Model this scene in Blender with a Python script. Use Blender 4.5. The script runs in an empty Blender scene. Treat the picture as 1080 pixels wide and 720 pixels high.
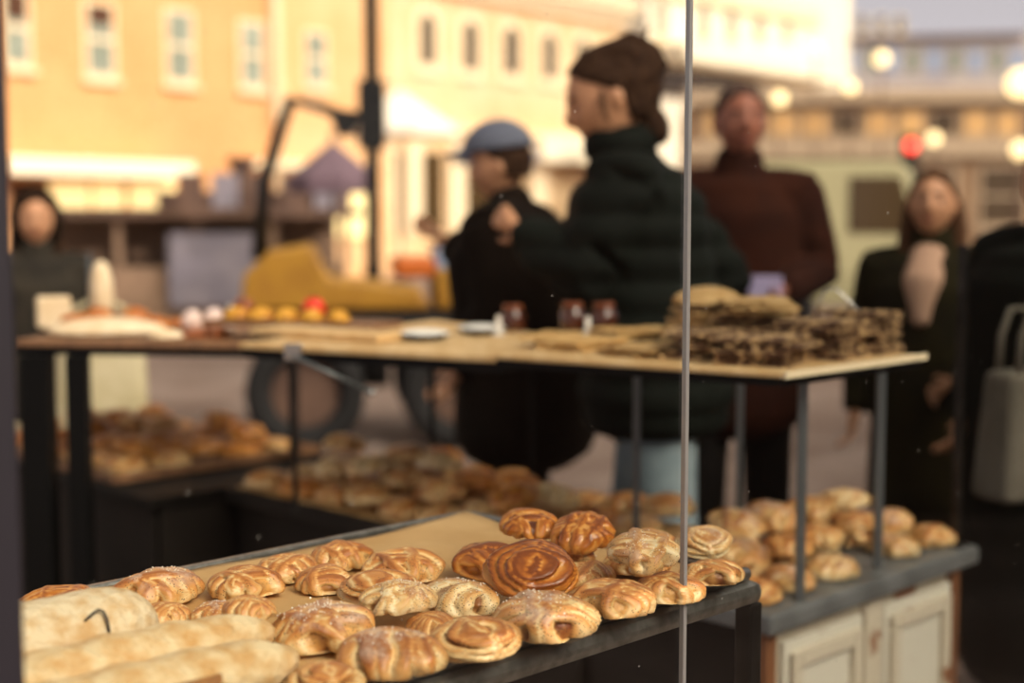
import bpy, bmesh, math, random
from mathutils import Vector, Matrix, Euler
from mathutils.bvhtree import BVHTree
from mathutils import noise as mnoise

R = math.radians
S2 = math.sqrt(2)
sc = bpy.context.scene
C = sc.collection
RNG = random.Random(7)

# ------------------------------------------------------------------ camera
CAMZ = 1.35
F = 1500.0                      # 50 mm on a 36 mm sensor, 1080 px wide
PITCH = math.atan(130 / F)
CP, SP = math.cos(PITCH), math.sin(PITCH)


def ray(px, py):
    u, v = (px - 540) / F, (360 - py) / F
    return Vector((u, CP + v * SP, -SP + v * CP))


def at_z(px, py, z):
    d = ray(px, py)
    return Vector((0, 0, CAMZ)) + d * ((z - CAMZ) / d.z)


def at_d(px, py, D):
    d = ray(px, py)
    return Vector((0, 0, CAMZ)) + d * (D / d.y)


def ab(a, b, z=0.0):            # stall axes: a runs along the shop glass, b away from it
    return Vector(((a - b) / S2, (a + b) / S2, z))


# ------------------------------------------------------------------ materials
def lin(c):
    if isinstance(c, str):
        c = [int(c[i:i + 2], 16) / 255 for i in (0, 2, 4)]
    return tuple(x / 12.92 if x <= .04045 else ((x + .055) / 1.055) ** 2.4 for x in c) + (1,)


def mat(name, col, rough=.6, metal=0.0, var=None, scale=8.0, detail=4, bump=0.0, bscale=None, spec=.5, emit=None, estr=1.0, coat=0, lo=.4, hi=.65, stretch=None):
    m = bpy.data.materials.new(name)
    m.use_nodes = True
    nt = m.node_tree
    b = nt.nodes['Principled BSDF']
    b.inputs['Base Color'].default_value = lin(col)
    b.inputs['Roughness'].default_value = rough
    b.inputs['Metallic'].default_value = metal
    b.inputs['Specular IOR Level'].default_value = spec
    if coat:
        b.inputs['Coat Weight'].default_value = coat
        b.inputs['Coat Roughness'].default_value = .25
    tc = nt.nodes.new('ShaderNodeTexCoord')
    src = tc.outputs['Object']
    if stretch:
        mp = nt.nodes.new('ShaderNodeMapping')
        mp.inputs['Scale'].default_value = stretch
        nt.links.new(src, mp.inputs['Vector'])
        src = mp.outputs['Vector']
    if var:
        n = nt.nodes.new('ShaderNodeTexNoise')
        n.inputs['Scale'].default_value = scale
        n.inputs['Detail'].default_value = detail
        nt.links.new(src, n.inputs['Vector'])
        r = nt.nodes.new('ShaderNodeValToRGB')
        r.color_ramp.elements[0].position = lo
        r.color_ramp.elements[1].position = hi
        r.color_ramp.elements[0].color = lin(col)
        r.color_ramp.elements[1].color = lin(var)
        nt.links.new(n.outputs['Fac'], r.inputs['Fac'])
        nt.links.new(r.outputs['Color'], b.inputs['Base Color'])
    if bump:
        n2 = nt.nodes.new('ShaderNodeTexNoise')
        n2.inputs['Scale'].default_value = bscale or scale * 3
        n2.inputs['Detail'].default_value = 5
        nt.links.new(src, n2.inputs['Vector'])
        bp = nt.nodes.new('ShaderNodeBump')
        bp.inputs['Strength'].default_value = bump
        bp.inputs['Distance'].default_value = .01
        nt.links.new(n2.outputs['Fac'], bp.inputs['Height'])
        nt.links.new(bp.outputs['Normal'], b.inputs['Normal'])
    if emit:
        b.inputs['Emission Color'].default_value = lin(emit)
        b.inputs['Emission Strength'].default_value = estr
    return m


def bun_mat(name, ramp, sugar=.0, seeds=.0, gloss=.42):
    """baked dough: pale dough and cinnamon creases from the strand relief, browned crests"""
    m = bpy.data.materials.new(name)
    m.use_nodes = True
    nt = m.node_tree
    L = nt.links.new
    b = nt.nodes['Principled BSDF']
    b.inputs['Roughness'].default_value = gloss
    b.inputs['Coat Weight'].default_value = .12
    b.inputs['Coat Roughness'].default_value = .3
    tc = nt.nodes.new('ShaderNodeTexCoord')
    at = nt.nodes.new('ShaderNodeAttribute')
    at.attribute_name = 'crust'
    n = nt.nodes.new('ShaderNodeTexNoise')
    n.inputs['Scale'].default_value = 28
    n.inputs['Detail'].default_value = 5
    L(tc.outputs['Object'], n.inputs['Vector'])
    oi = nt.nodes.new('ShaderNodeObjectInfo')
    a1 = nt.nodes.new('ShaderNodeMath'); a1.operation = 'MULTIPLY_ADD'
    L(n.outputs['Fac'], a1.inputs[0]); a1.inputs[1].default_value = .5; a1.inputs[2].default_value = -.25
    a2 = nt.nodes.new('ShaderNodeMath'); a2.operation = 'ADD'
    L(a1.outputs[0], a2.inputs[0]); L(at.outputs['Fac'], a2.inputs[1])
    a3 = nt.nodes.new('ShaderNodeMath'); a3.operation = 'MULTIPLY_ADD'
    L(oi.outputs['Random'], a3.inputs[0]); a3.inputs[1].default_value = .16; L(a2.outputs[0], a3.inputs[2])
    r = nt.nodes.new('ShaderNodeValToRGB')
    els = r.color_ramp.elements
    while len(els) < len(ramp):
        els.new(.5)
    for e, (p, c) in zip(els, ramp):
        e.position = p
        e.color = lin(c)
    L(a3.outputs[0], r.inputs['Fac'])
    col = r.outputs['Color']
    if sugar:
        n2 = nt.nodes.new('ShaderNodeTexNoise')
        n2.inputs['Scale'].default_value = 16; n2.inputs['Detail'].default_value = 8
        n2.inputs['Roughness'].default_value = .75
        L(tc.outputs['Object'], n2.inputs['Vector'])
        sx = nt.nodes.new('ShaderNodeSeparateXYZ')
        L(tc.outputs['Object'], sx.inputs[0])
        mz = nt.nodes.new('ShaderNodeMapRange')
        mz.inputs['From Min'].default_value = .018; mz.inputs['From Max'].default_value = .036
        L(sx.outputs['Z'], mz.inputs['Value'])
        mm = nt.nodes.new('ShaderNodeMath'); mm.operation = 'MULTIPLY'
        L(mz.outputs[0], mm.inputs[0])
        mr = nt.nodes.new('ShaderNodeMapRange')
        mr.inputs['From Min'].default_value = .46; mr.inputs['From Max'].default_value = .62
        mr.inputs['To Max'].default_value = sugar
        L(n2.outputs['Fac'], mr.inputs['Value']); L(mr.outputs[0], mm.inputs[1])
        mx = nt.nodes.new('ShaderNodeMix'); mx.data_type = 'RGBA'
        L(mm.outputs[0], mx.inputs['Factor']); L(col, mx.inputs[6]); mx.inputs[7].default_value = lin('e9dccb')
        col = mx.outputs[2]
    if seeds:
        v = nt.nodes.new('ShaderNodeTexVoronoi'); v.inputs['Scale'].default_value = 330
        L(tc.outputs['Object'], v.inputs['Vector'])
        lt = nt.nodes.new('ShaderNodeMath'); lt.operation = 'LESS_THAN'; lt.inputs[1].default_value = .23
        L(v.outputs['Distance'], lt.inputs[0])
        n3 = nt.nodes.new('ShaderNodeTexNoise'); n3.inputs['Scale'].default_value = 40
        L(tc.outputs['Object'], n3.inputs['Vector'])
        gt = nt.nodes.new('ShaderNodeMath'); gt.operation = 'GREATER_THAN'; gt.inputs[1].default_value = 1 - seeds
        L(n3.outputs['Fac'], gt.inputs[0])
        mm2 = nt.nodes.new('ShaderNodeMath'); mm2.operation = 'MULTIPLY'
        L(lt.outputs[0], mm2.inputs[0]); L(gt.outputs[0], mm2.inputs[1])
        mx2 = nt.nodes.new('ShaderNodeMix'); mx2.data_type = 'RGBA'
        L(mm2.outputs[0], mx2.inputs['Factor']); L(col, mx2.inputs[6]); mx2.inputs[7].default_value = lin('4a3424')
        col = mx2.outputs[2]
    L(col, b.inputs['Base Color'])
    n4 = nt.nodes.new('ShaderNodeTexNoise'); n4.inputs['Scale'].default_value = 120; n4.inputs['Detail'].default_value = 4
    L(tc.outputs['Object'], n4.inputs['Vector'])
    bp = nt.nodes.new('ShaderNodeBump'); bp.inputs['Strength'].default_value = .25; bp.inputs['Distance'].default_value = .003
    L(n4.outputs['Fac'], bp.inputs['Height']); L(bp.outputs['Normal'], b.inputs['Normal'])
    return m


def brick_mat(name, c1, c2, mortar, scale=4.0):
    m = bpy.data.materials.new(name)
    m.use_nodes = True
    nt = m.node_tree
    L = nt.links.new
    b = nt.nodes['Principled BSDF']; b.inputs['Roughness'].default_value = .9
    tc = nt.nodes.new('ShaderNodeTexCoord')
    mp = nt.nodes.new('ShaderNodeMapping'); mp.inputs['Rotation'].default_value = (R(90), 0, 0)
    L(tc.outputs['Object'], mp.inputs['Vector'])
    bt = nt.nodes.new('ShaderNodeTexBrick')
    bt.inputs['Scale'].default_value = scale
    bt.inputs['Color1'].default_value = lin(c1); bt.inputs['Color2'].default_value = lin(c2)
    bt.inputs['Mortar'].default_value = lin(mortar); bt.inputs['Mortar Size'].default_value = .015
    L(mp.outputs['Vector'], bt.inputs['Vector'])
    n = nt.nodes.new('ShaderNodeTexNoise'); n.inputs['Scale'].default_value = .7; n.inputs['Detail'].default_value = 6
    L(tc.outputs['Object'], n.inputs['Vector'])
    mx = nt.nodes.new('ShaderNodeMix'); mx.data_type = 'RGBA'; mx.blend_type = 'MIX'
    mr = nt.nodes.new('ShaderNodeMapRange'); mr.inputs['From Min'].default_value = .4; mr.inputs['From Max'].default_value = .7; mr.inputs['To Max'].default_value = .4
    L(n.outputs['Fac'], mr.inputs['Value']); L(mr.outputs[0], mx.inputs['Factor'])
    L(bt.outputs['Color'], mx.inputs[6]); mx.inputs[7].default_value = lin(mortar)
    L(mx.outputs[2], b.inputs['Base Color'])
    return m


def glass_mat(name, tint, refl=.13, ior=1.45, smudge=True):
    m = bpy.data.materials.new(name)
    m.use_nodes = True
    nt = m.node_tree
    L = nt.links.new
    nt.nodes.remove(nt.nodes['Principled BSDF'])
    out = nt.nodes['Material Output']
    tr = nt.nodes.new('ShaderNodeBsdfTransparent'); tr.inputs['Color'].default_value = lin(tint)
    gl = nt.nodes.new('ShaderNodeBsdfGlossy'); gl.inputs['Roughness'].default_value = .015
    fr = nt.nodes.new('ShaderNodeFresnel'); fr.inputs['IOR'].default_value = ior
    mu = nt.nodes.new('ShaderNodeMath'); mu.operation = 'MULTIPLY'; mu.inputs[1].default_value = refl
    L(fr.outputs[0], mu.inputs[0])
    mx = nt.nodes.new('ShaderNodeMixShader')
    L(mu.outputs[0], mx.inputs['Fac']); L(tr.outputs[0], mx.inputs[1]); L(gl.outputs[0], mx.inputs[2])
    last = mx.outputs[0]
    if smudge:      # fine dust specks and faint smears on the pane
        tc = nt.nodes.new('ShaderNodeTexCoord')
        n = nt.nodes.new('ShaderNodeTexNoise'); n.inputs['Scale'].default_value = 5; n.inputs['Detail'].default_value = 6
        L(tc.outputs['Object'], n.inputs['Vector'])
        mr = nt.nodes.new('ShaderNodeMapRange'); mr.inputs['From Min'].default_value = .5; mr.inputs['From Max'].default_value = .8
        mr.inputs['To Max'].default_value = .0015
        L(n.outputs['Fac'], mr.inputs['Value'])
        v = nt.nodes.new('ShaderNodeTexVoronoi'); v.inputs['Scale'].default_value = 26
        L(tc.outputs['Object'], v.inputs['Vector'])
        lt = nt.nodes.new('ShaderNodeMath'); lt.operation = 'LESS_THAN'; lt.inputs[1].default_value = .03
        L(v.outputs['Distance'], lt.inputs[0])
        m3 = nt.nodes.new('ShaderNodeMath'); m3.operation = 'MULTIPLY_ADD'; m3.inputs[1].default_value = .35
        L(lt.outputs[0], m3.inputs[0]); L(mr.outputs[0], m3.inputs[2])
        df = nt.nodes.new('ShaderNodeBsdfDiffuse'); df.inputs['Color'].default_value = lin('cfc8c0')
        mx2 = nt.nodes.new('ShaderNodeMixShader')
        L(m3.outputs[0], mx2.inputs['Fac']); L(last, mx2.inputs[1]); L(df.outputs[0], mx2.inputs[2])
        last = mx2.outputs[0]
    L(last, out.inputs['Surface'])
    return m


M = {}
M['ground'] = mat('pavement', '7a6459', .85, var='948076', scale=1.6, bump=.4, bscale=14)
M['black'] = mat('black_paint', '0b0a0a', .5)
M['blackmetal'] = mat('black_steel', '232221', .32, .7, var='3a3835', scale=20, bump=.1)
M['rail'] = mat('worn_steel', 'a3a19b', .3, .86, var='85837e', scale=60, bump=.05)
M['greymetal'] = mat('grey_steel', '6f7375', .35, .6)
M['chrome'] = mat('bright_steel', 'c8c8c8', .15, 1.0)
M['seam'] = mat('glass_edge', '9d9a98', .3, .35)
M['frame'] = mat('dark_frame', '211c25', .6)
M['darkwood'] = mat('dark_wood', '14110f', .6, var='1e1916', scale=6, stretch=(1, 1, 8))
M['darkfloor'] = mat('dark_counter', '1f1b18', .6, var='2b2520', scale=3)
M['brownwood'] = mat('brown_wood', '7a563c', .6, var='946a48', scale=4, stretch=(8, 1, 1))
M['palewood'] = mat('pale_wood', 'd3ab73', .55, var='e2bf8b', scale=5, stretch=(8, 1, 1))
M['greyworktop'] = mat('zinc_top', '77797a', .4, .15, var='5a5c5c', scale=9)
M['tray'] = mat('baking_steel', '4f4b45', .38, .8, var='2f2c28', scale=18, bump=.15)
M['paper'] = mat('baking_parchment', 'bd935b', .7, var='cfa873', scale=6, bump=.35, bscale=20)
M['peel'] = mat('peeling_white_paint', 'd8d2c2', .7, var='8b5a38', scale=9, detail=9, lo=.62, hi=.65, bump=.3, bscale=12)
M['peel2'] = mat('peeling_frame_paint', 'cfc3ae', .7, var='8a5938', scale=8, detail=9, lo=.57, hi=.61, bump=.3, bscale=12)
M['rustwood'] = mat('bare_brown_wood', '8a5731', .7, var='6a4126', scale=9, stretch=(1, 1, .2))
M['glass'] = glass_mat('shop_glass', 'f8f9f8')
M['cream'] = mat('cream_crumb', 'dfc39c', .7, var='ecd7b6', scale=20, bump=.3)
M['white'] = mat('white_card', 'f0ece4', .6)
M['red'] = mat('tomato_skin', 'e2300c', .35, coat=.15)
M['brownglaze'] = mat('brown_glaze', '7d3d1b', .3, var='9a521f', scale=20)
M['orangeglaze'] = mat('orange_glaze', 'a85a1e', .35, var='c87b2f', scale=30, bump=.3)
M['yellowbake'] = mat('yellow_bake', 'd59a2c', .5, var='b9741c', scale=30, bump=.4)
M['meringue'] = mat('pale_meringue', 'e8cdc2', .6, var='d9b5a6', scale=25)
M['jar'] = mat('brown_glass', '4c2413', .12, coat=.5)
M['flat'] = mat('tan_flatbread', 'c99c5c', .75, var='dcb578', scale=22, bump=.8, bscale=60)
M['flatpale'] = mat('pale_crispbread', 'cdaa74', .8, var='b98f56', scale=40, bump=1, bscale=90)
M['flatdark'] = mat('seeded_crispbread', '5a3a22', .8, var='d0aa78', scale=80, lo=.5, hi=.56, bump=1, bscale=110)
M['flour'] = mat('floury_loaf', 'd2ab77', .8, var='e8d4b0', scale=55, detail=9, bump=.8, bscale=90, lo=.34, hi=.6)
M['flour2'] = mat('golden_baguette', 'cc9a58', .7, var='ead2a6', scale=38, detail=9, bump=.7, bscale=80, lo=.32, hi=.62)
M['burnt'] = mat('dark_crust', '6b4222', .6, var='a5713c', scale=18, bump=.4)
M['wire'] = mat('dark_wire', '4a423b', .4, .5)
M['skin'] = mat('skin', 'c8916c', .55)
M['skin_shade'] = mat('shaded_ruddy_skin', '9c604a', .55)  # reddish skin, darkened so the shade on the man's face is in the colour
M['hairdark'] = mat('dark_brown_hair', '24150f', .85, var='46301f', scale=40, stretch=(6, 6, 1))
M['hairbrown'] = mat('brown_hair', '4b3222', .85, var='5d402b', scale=40, stretch=(6, 6, 1))
M['hairgrey'] = mat('grey_brown_hair', '4d3a33', .85, var='5d4a42', scale=60)
M['lips'] = mat('lips', '8d4a41', .5)
M['eye'] = mat('eye_white', '6b5348', .5)
M['puffer'] = mat('dark_green_nylon', '0c100c', .8, var='121712', scale=4)
M['browncoat'] = mat('brown_wool', '2b120a', .9, var='35170b', scale=8)
M['olivecoat'] = mat('olive_cotton', '1e1b0f', .9, var='29240f', scale=6)
M['darkcoat'] = mat('dark_green_wool', '0a0d09', .9, var='0f130d', scale=6)
M['browngreen'] = mat('dark_brown_canvas', '120c07', .95, var='1a120c', scale=5)
M['greycoat'] = mat('grey_wool', '2b2723', .9, var='3a342c', scale=9)
M['jeans'] = mat('pale_jeans', '93a2a8', .85, var='7f8f97', scale=14)
M['darktrousers'] = mat('dark_trousers', '12100f', .85)
M['creamtrousers'] = mat('cream_trousers', 'b8a887', .85)
M['shoe'] = mat('black_shoe', '0e0d0d', .5)
M['capblue'] = mat('blue_grey_cap', '5c6070', .8)
M['pinktop'] = mat('pale_pink_knit', 'c19a80', .8)
M['bagcream'] = mat('cream_canvas', 'cdbf9c', .85, var='bdae88', scale=8)
M['baggrey'] = mat('grey_canvas', '6d665a', .85, var='5b5549', scale=8)
M['mauve'] = mat('mauve_paper', 'a79cc0', .7)
M['brick'] = brick_mat('orange_brick', 'd69a64', 'c58a55', 'dcae7c')
M['peach'] = mat('peach_render', 'dcaa76', .9, var='e2b687', scale=.9)
M['creamwall'] = mat('cream_render', 'e6c79f', .9, var='deba8c', scale=.8)
M['whitewall'] = mat('white_render', 'f3e6cf', .9)
M['stone'] = mat('pale_stone', 'f2ddb9', .85)
M['winframe'] = mat('white_window_frame', 'ead3ae', .7)
M['winglass'] = mat('window_pane', '84897a', .15, var='9aa090', scale=1.5)
M['windark'] = mat('dark_window_pane', '4a3a25', .15)
M['blind'] = mat('brown_blind', '4c2a12', .8)
M['awning'] = mat('white_awning', 'fbeed2', .8)
M['litshop'] = mat('lit_shop_window', 'f0d9a0', .3, emit='ffdf9a', estr=.75)
M['litwarm'] = mat('warm_lit_window', 'b08a58', .3, emit='e0a868', estr=.45)
M['roofdark'] = mat('dark_roofing', '553f35', .9, var='664d40', scale=3)
M['stallwood'] = mat('stall_planks', '7d6350', .9, var='8d725c', scale=3, stretch=(8, 8, 1))
M['stallgrey'] = mat('grey_tarp', '77707a', .9, var='867d84', scale=3)
M['yellow'] = mat('yellow_enamel', 'ad7c20', .5, var='9c6c1a', scale=6)
M['orange'] = mat('orange_enamel', 'c8641a', .45)
M['tyre'] = mat('rubber', '120f10', .8)
M['bluepanel'] = mat('pale_blue_panel', '93a4c0', .6)
M['parasolwhite'] = mat('white_canvas', 'fdf3df', .85)
M['parasolmauve'] = mat('mauve_canvas', '6b5660', .9)
M['parasolblue'] = mat('blue_grey_canvas', '6a6f86', .9)
M['van'] = mat('pale_olive_paint', 'a8a07a', .45)
M['hallbrown'] = mat('brown_render', '84684f', .9, var='957a5e', scale=.5)
M['hallband'] = mat('beige_band', 'b09a80', .9)
M['greyblock'] = mat('grey_block', 'b7aeb0', .9, var='cbbfb8', scale=.3)
M['redlight'] = mat('red_signal', 'ff3020', .4, emit='ff4a3a', estr=4.0)
M['lamp'] = mat('warm_lamp', 'ffe0a8', .4, emit='ffdca0', estr=2.4)
M['dullred'] = mat('dull_red_render', 'b98a7c', .9)
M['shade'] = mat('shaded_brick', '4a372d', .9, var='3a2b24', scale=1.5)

BUN = [(0.03, '743a14'), (.17, 'd9a35c'), (.38, 'edcf97'), (.62, 'd9a05c'), (.84, 'c58142'), (1.0, 'a4602a')]
BUNB = [(0.03, '552409'), (.2, 'c47a2c'), (.4, 'd99d52'), (.65, 'bf7427'), (.85, 'a3581a'), (1.0, '7d3d10')]
BUNP = [(0.03, '84501f'), (.18, 'e5c38b'), (.42, 'f0dcb0'), (.68, 'e2b777'), (.88, 'cf9656'), (1.0, 'b47a40')]
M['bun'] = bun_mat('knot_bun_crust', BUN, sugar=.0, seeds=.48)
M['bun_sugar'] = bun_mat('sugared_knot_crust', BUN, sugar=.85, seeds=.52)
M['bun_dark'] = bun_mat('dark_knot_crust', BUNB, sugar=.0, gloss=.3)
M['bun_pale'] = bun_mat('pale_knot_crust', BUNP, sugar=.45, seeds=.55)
M['sugar'] = mat('pearl_sugar', 'efe6d8', .6)

for k_ in ('black', 'darkwood', 'darkfloor', 'puffer', 'browncoat', 'olivecoat', 'darkcoat', 'browngreen', 'greycoat', 'darktrousers', 'hairdark', 'hairbrown', 'hairgrey'):
    M[k_].node_tree.nodes['Principled BSDF'].inputs['Specular IOR Level'].default_value = .12


# ------------------------------------------------------------------ object helpers
def tag(o, label=None, cat=None, group=None, kind=None):
    if label: o['label'] = label
    if cat: o['category'] = cat
    if group: o['group'] = group
    if kind: o['kind'] = kind
    return o


def empty(name, loc=(0, 0, 0), rz=0, label=None, cat=None, group=None):
    o = bpy.data.objects.new(name, None)
    o.empty_display_size = .05
    C.objects.link(o)
    o.location = loc
    o.rotation_euler = (0, 0, rz)
    return tag(o, label, cat, group)


class MB:
    def __init__(s):
        s.bm = bmesh.new()

    def box(s, lo, hi, mx=None):
        r = bmesh.ops.create_cube(s.bm, size=1)
        lo, hi = Vector(lo), Vector(hi)
        for v in r['verts']:
            v.co = Vector([(lo[i] + hi[i]) / 2 + v.co[i] * (hi[i] - lo[i]) for i in range(3)])
            if mx: v.co = mx @ v.co
        return s

    def rod(s, p, q, r, r2=None, n=12):
        p, q = Vector(p), Vector(q)
        d = q - p
        m = Matrix.Translation((p + q) / 2) @ d.to_track_quat('Z', 'Y').to_matrix().to_4x4()
        bmesh.ops.create_cone(s.bm, cap_ends=True, segments=n, radius1=r, radius2=r if r2 is None else r2, depth=d.length, matrix=m)
        return s

    def ball(s, c, r, u=20, v=12, sc=(1, 1, 1)):
        m = Matrix.Translation(c) @ Matrix.Diagonal((*sc, 1))
        bmesh.ops.create_uvsphere(s.bm, u_segments=u, v_segments=v, radius=r, matrix=m)
        return s

    def lathe(s, prof, c=(0, 0, 0), n=24):
        rings = []
        for r, z in prof:
            rings.append([s.bm.verts.new((c[0] + r * math.cos(2 * math.pi * i / n), c[1] + r * math.sin(2 * math.pi * i / n), c[2] + z)) for i in range(n)])
        for A, B in zip(rings, rings[1:]):
            for i in range(n):
                s.bm.faces.new((A[i], A[(i + 1) % n], B[(i + 1) % n], B[i]))
        s.bm.faces.new(rings[0][::-1]); s.bm.faces.new(rings[-1])
        return s

    def tube(s, pts, rad, n=10):
        pts = [Vector(p) for p in pts]
        rings = []
        for i, p in enumerate(pts):
            t = (pts[min(i + 1, len(pts) - 1)] - pts[max(i - 1, 0)]).normalized()
            q = t.to_track_quat('Z', 'Y').to_matrix()
            r = rad[i] if isinstance(rad, (list, tuple)) else rad
            rings.append([s.bm.verts.new(p + q @ Vector((r * math.cos(2 * math.pi * k / n), r * math.sin(2 * math.pi * k / n), 0))) for k in range(n)])
        for A, B in zip(rings, rings[1:]):
            best = min(range(n), key=lambda o: sum((A[k].co - B[(k + o) % n].co).length for k in range(n)))
            for k in range(n):
                s.bm.faces.new((A[k], A[(k + 1) % n], B[(k + 1 + best) % n], B[(k + best) % n]))
        s.bm.faces.new(rings[0][::-1]); s.bm.faces.new(rings[-1])
        return s

    def prism(s, poly, z0, z1, mx=None):
        a = [s.bm.verts.new((x, y, z0)) for x, y in poly]
        b = [s.bm.verts.new((x, y, z1)) for x, y in poly]
        n = len(poly)
        s.bm.faces.new(a[::-1]); s.bm.faces.new(b)
        for i in range(n):
            s.bm.faces.new((a[i], a[(i + 1) % n], b[(i + 1) % n], b[i]))
        if mx:
            for v in a + b: v.co = mx @ v.co
        return s

    def build(s, name, m, parent=None, smooth=False, bevel=0, seg=2, loc=None):
        bmesh.ops.recalc_face_normals(s.bm, faces=s.bm.faces)
        me = bpy.data.meshes.new(name)
        s.bm.to_mesh(me); s.bm.free()
        return link(name, me, m, parent, smooth, bevel, seg, loc)


def link(name, me, m, parent=None, smooth=False, bevel=0, seg=2, loc=None):
    o = bpy.data.objects.new(name, me)
    C.objects.link(o)
    if m and not me.materials: me.materials.append(M[m] if isinstance(m, str) else m)
    if parent: o.parent = parent
    if loc is not None: o.location = loc
    if smooth: me.polygons.foreach_set('use_smooth', [True] * len(me.polygons))
    if bevel:
        b = o.modifiers.new('edge', 'BEVEL'); b.width = bevel; b.segments = seg; b.limit_method = 'ANGLE'; b.angle_limit = R(40)
    return o


def kids(o):
    return [c for c in C.objects if c.parent is o]


def copy_tree(o, parent=None, ch=None):
    c = o.copy(); C.objects.link(c)
    if parent: c.parent = parent
    for k in (ch if ch is not None else kids(o)):
        copy_tree(k, c)
    return c


# ------------------------------------------------------------------ setting: ground, shop window, unseen wall added to block the sun
g = MB().box((-60, -15, -.3), (80, 110, 0)).build('ground', 'ground'); tag(g, kind='structure')
wr = MB().box((5, -14, 0), (15, 6, 4.3)).build('sun_block_wall', 'shade'); tag(wr, kind='structure')  # added out of view: keeps sun off the stall, darkens the glass reflections

ORD = ['first', 'second', 'third', 'fourth', 'fifth', 'sixth', 'seventh', 'eighth', 'ninth', 'tenth', 'eleventh', 'twelfth',
       'thirteenth', 'fourteenth', 'fifteenth', 'sixteenth', 'seventeenth', 'eighteenth', 'nineteenth', 'twentieth']

RZ45 = Matrix.Rotation(R(45), 4, 'Z')      # box in stall axes (a, b, z) -> world


def sbox(mb, a0, a1, b0, b1, z0, z1):
    return mb.box((a0, b0, z0), (a1, b1, z1), RZ45)


# z levels (camera height 1.35)
ZT, ZC, ZS, ZL, ZW = .92, .68, 1.10, 1.082, 1.05
GB = .976                                    # the glass runs along this b
win = empty('window_1', ab(1.0, GB, 0)); tag(win, kind='structure')
seam_a = 1.2047
win_m = win.matrix_world.inverted()


def wbox(name, m, a0, a1, b0, b1, z0, z1, bevel=0):
    mb = MB(); sbox(mb, a0, a1, b0, b1, z0, z1)
    for v in mb.bm.verts: v.co = v.co - Vector(ab(1.0, GB, 0))
    return mb.build(name, m, win, bevel=bevel)


# seam: where the joint between the panes crosses the picture
def a_on_glass(px, py, b=GB):
    d = ray(px, py)
    t = b * S2 / (d.y - d.x)
    return (d.x + d.y) * t / S2


sa = a_on_glass(723.5, 360)
fa = a_on_glass(-14, 360)
wbox('pane', 'glass', fa - .02, sa - .003, GB - .002, GB + .002, .02, 2.05)
wbox('pane', 'glass', sa + .003, sa + 2.2, GB - .002, GB + .002, .02, 2.05)
wbox('pane_joint', 'seam', sa - .0028, sa + .0028, GB - .003, GB + .003, .02, 2.05)
wbox('frame', 'frame', fa - .10, fa + .0075, GB - .03, GB + .0, .0, 2.08, .003)
wbox('frame', 'frame', fa - .02, sa + 2.2, GB - .02, GB + .02, 2.05, 2.09)
wbox('frame', 'frame', fa - .02, sa + 2.2, GB - .012, GB + .012, .0, .02)

# ------------------------------------------------------------------ front table, baking tray, parchment
A1 = 1.425
t = empty('display_table', ab(.9, 1.27, 0), R(45), 'black steel display table carrying the tray of knot buns', 'table')
def tb(name, m, a0, a1, b0, b1, z0, z1, bevel=.003):
    return MB().box((a0 - .9, b0 - 1.27, z0), (a1 - .9, b1 - 1.27, z1)).build(name, m, t, bevel=bevel)
tb('front_rail', 'rail', .15, 1.45, 1.004, 1.036, ZT - .047, ZT - .0185, .012)
tb('back_rail', 'rail', .15, 1.45, 1.51, 1.54, ZT - .045, ZT - .016, .006)
tb('end_rail', 'blackmetal', 1.42, 1.45, 1.037, 1.509, ZT - .045, ZT - .016)
tb('end_rail', 'blackmetal', .15, .18, 1.037, 1.509, ZT - .045, ZT - .016)
for a in (.15, 1.425):
    for b in (1.008, 1.513):
        tb('leg', 'blackmetal', a, a + .025, b, b + .025, 0, ZT - .046)
tb('shelf_panel', 'darkwood', .18, 1.42, 1.04, 1.50, .30, .32)
tb('tabletop', 'darkwood', .181, 1.419, 1.037, 1.509, ZT - .04, ZT - .0205)

tr = empty('baking_tray', ab(.8, 1.27, ZT - .0155), R(45), 'dark steel baking tray full of cinnamon knot buns', 'tray')
def trb(mb, a0, a1, b0, b1, z0, z1):
    return mb.box((a0 - .8, b0 - 1.27, z0), (a1 - .8, b1 - 1.27, z1))
trb(MB(), .2, A1, 1.03, 1.52, 0, .005).build('tray_base', 'tray', tr)
mb = MB()
trb(mb, .2, A1 + .008, 1.52, 1.532, 0, .012)
trb(mb, A1, A1 + .012, 1.0305, 1.5195, 0, .012); trb(mb, .188, .1995, 1.014, 1.532, 0, .012)
mb.build('rim', 'rail', tr, bevel=.004)
MB().rod((.2 - .8, 1.022 - 1.27, .006), (A1 + .008 - .8, 1.022 - 1.27, .006), .0082, n=20).build('front_rim', 'rail', tr, True)

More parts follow.
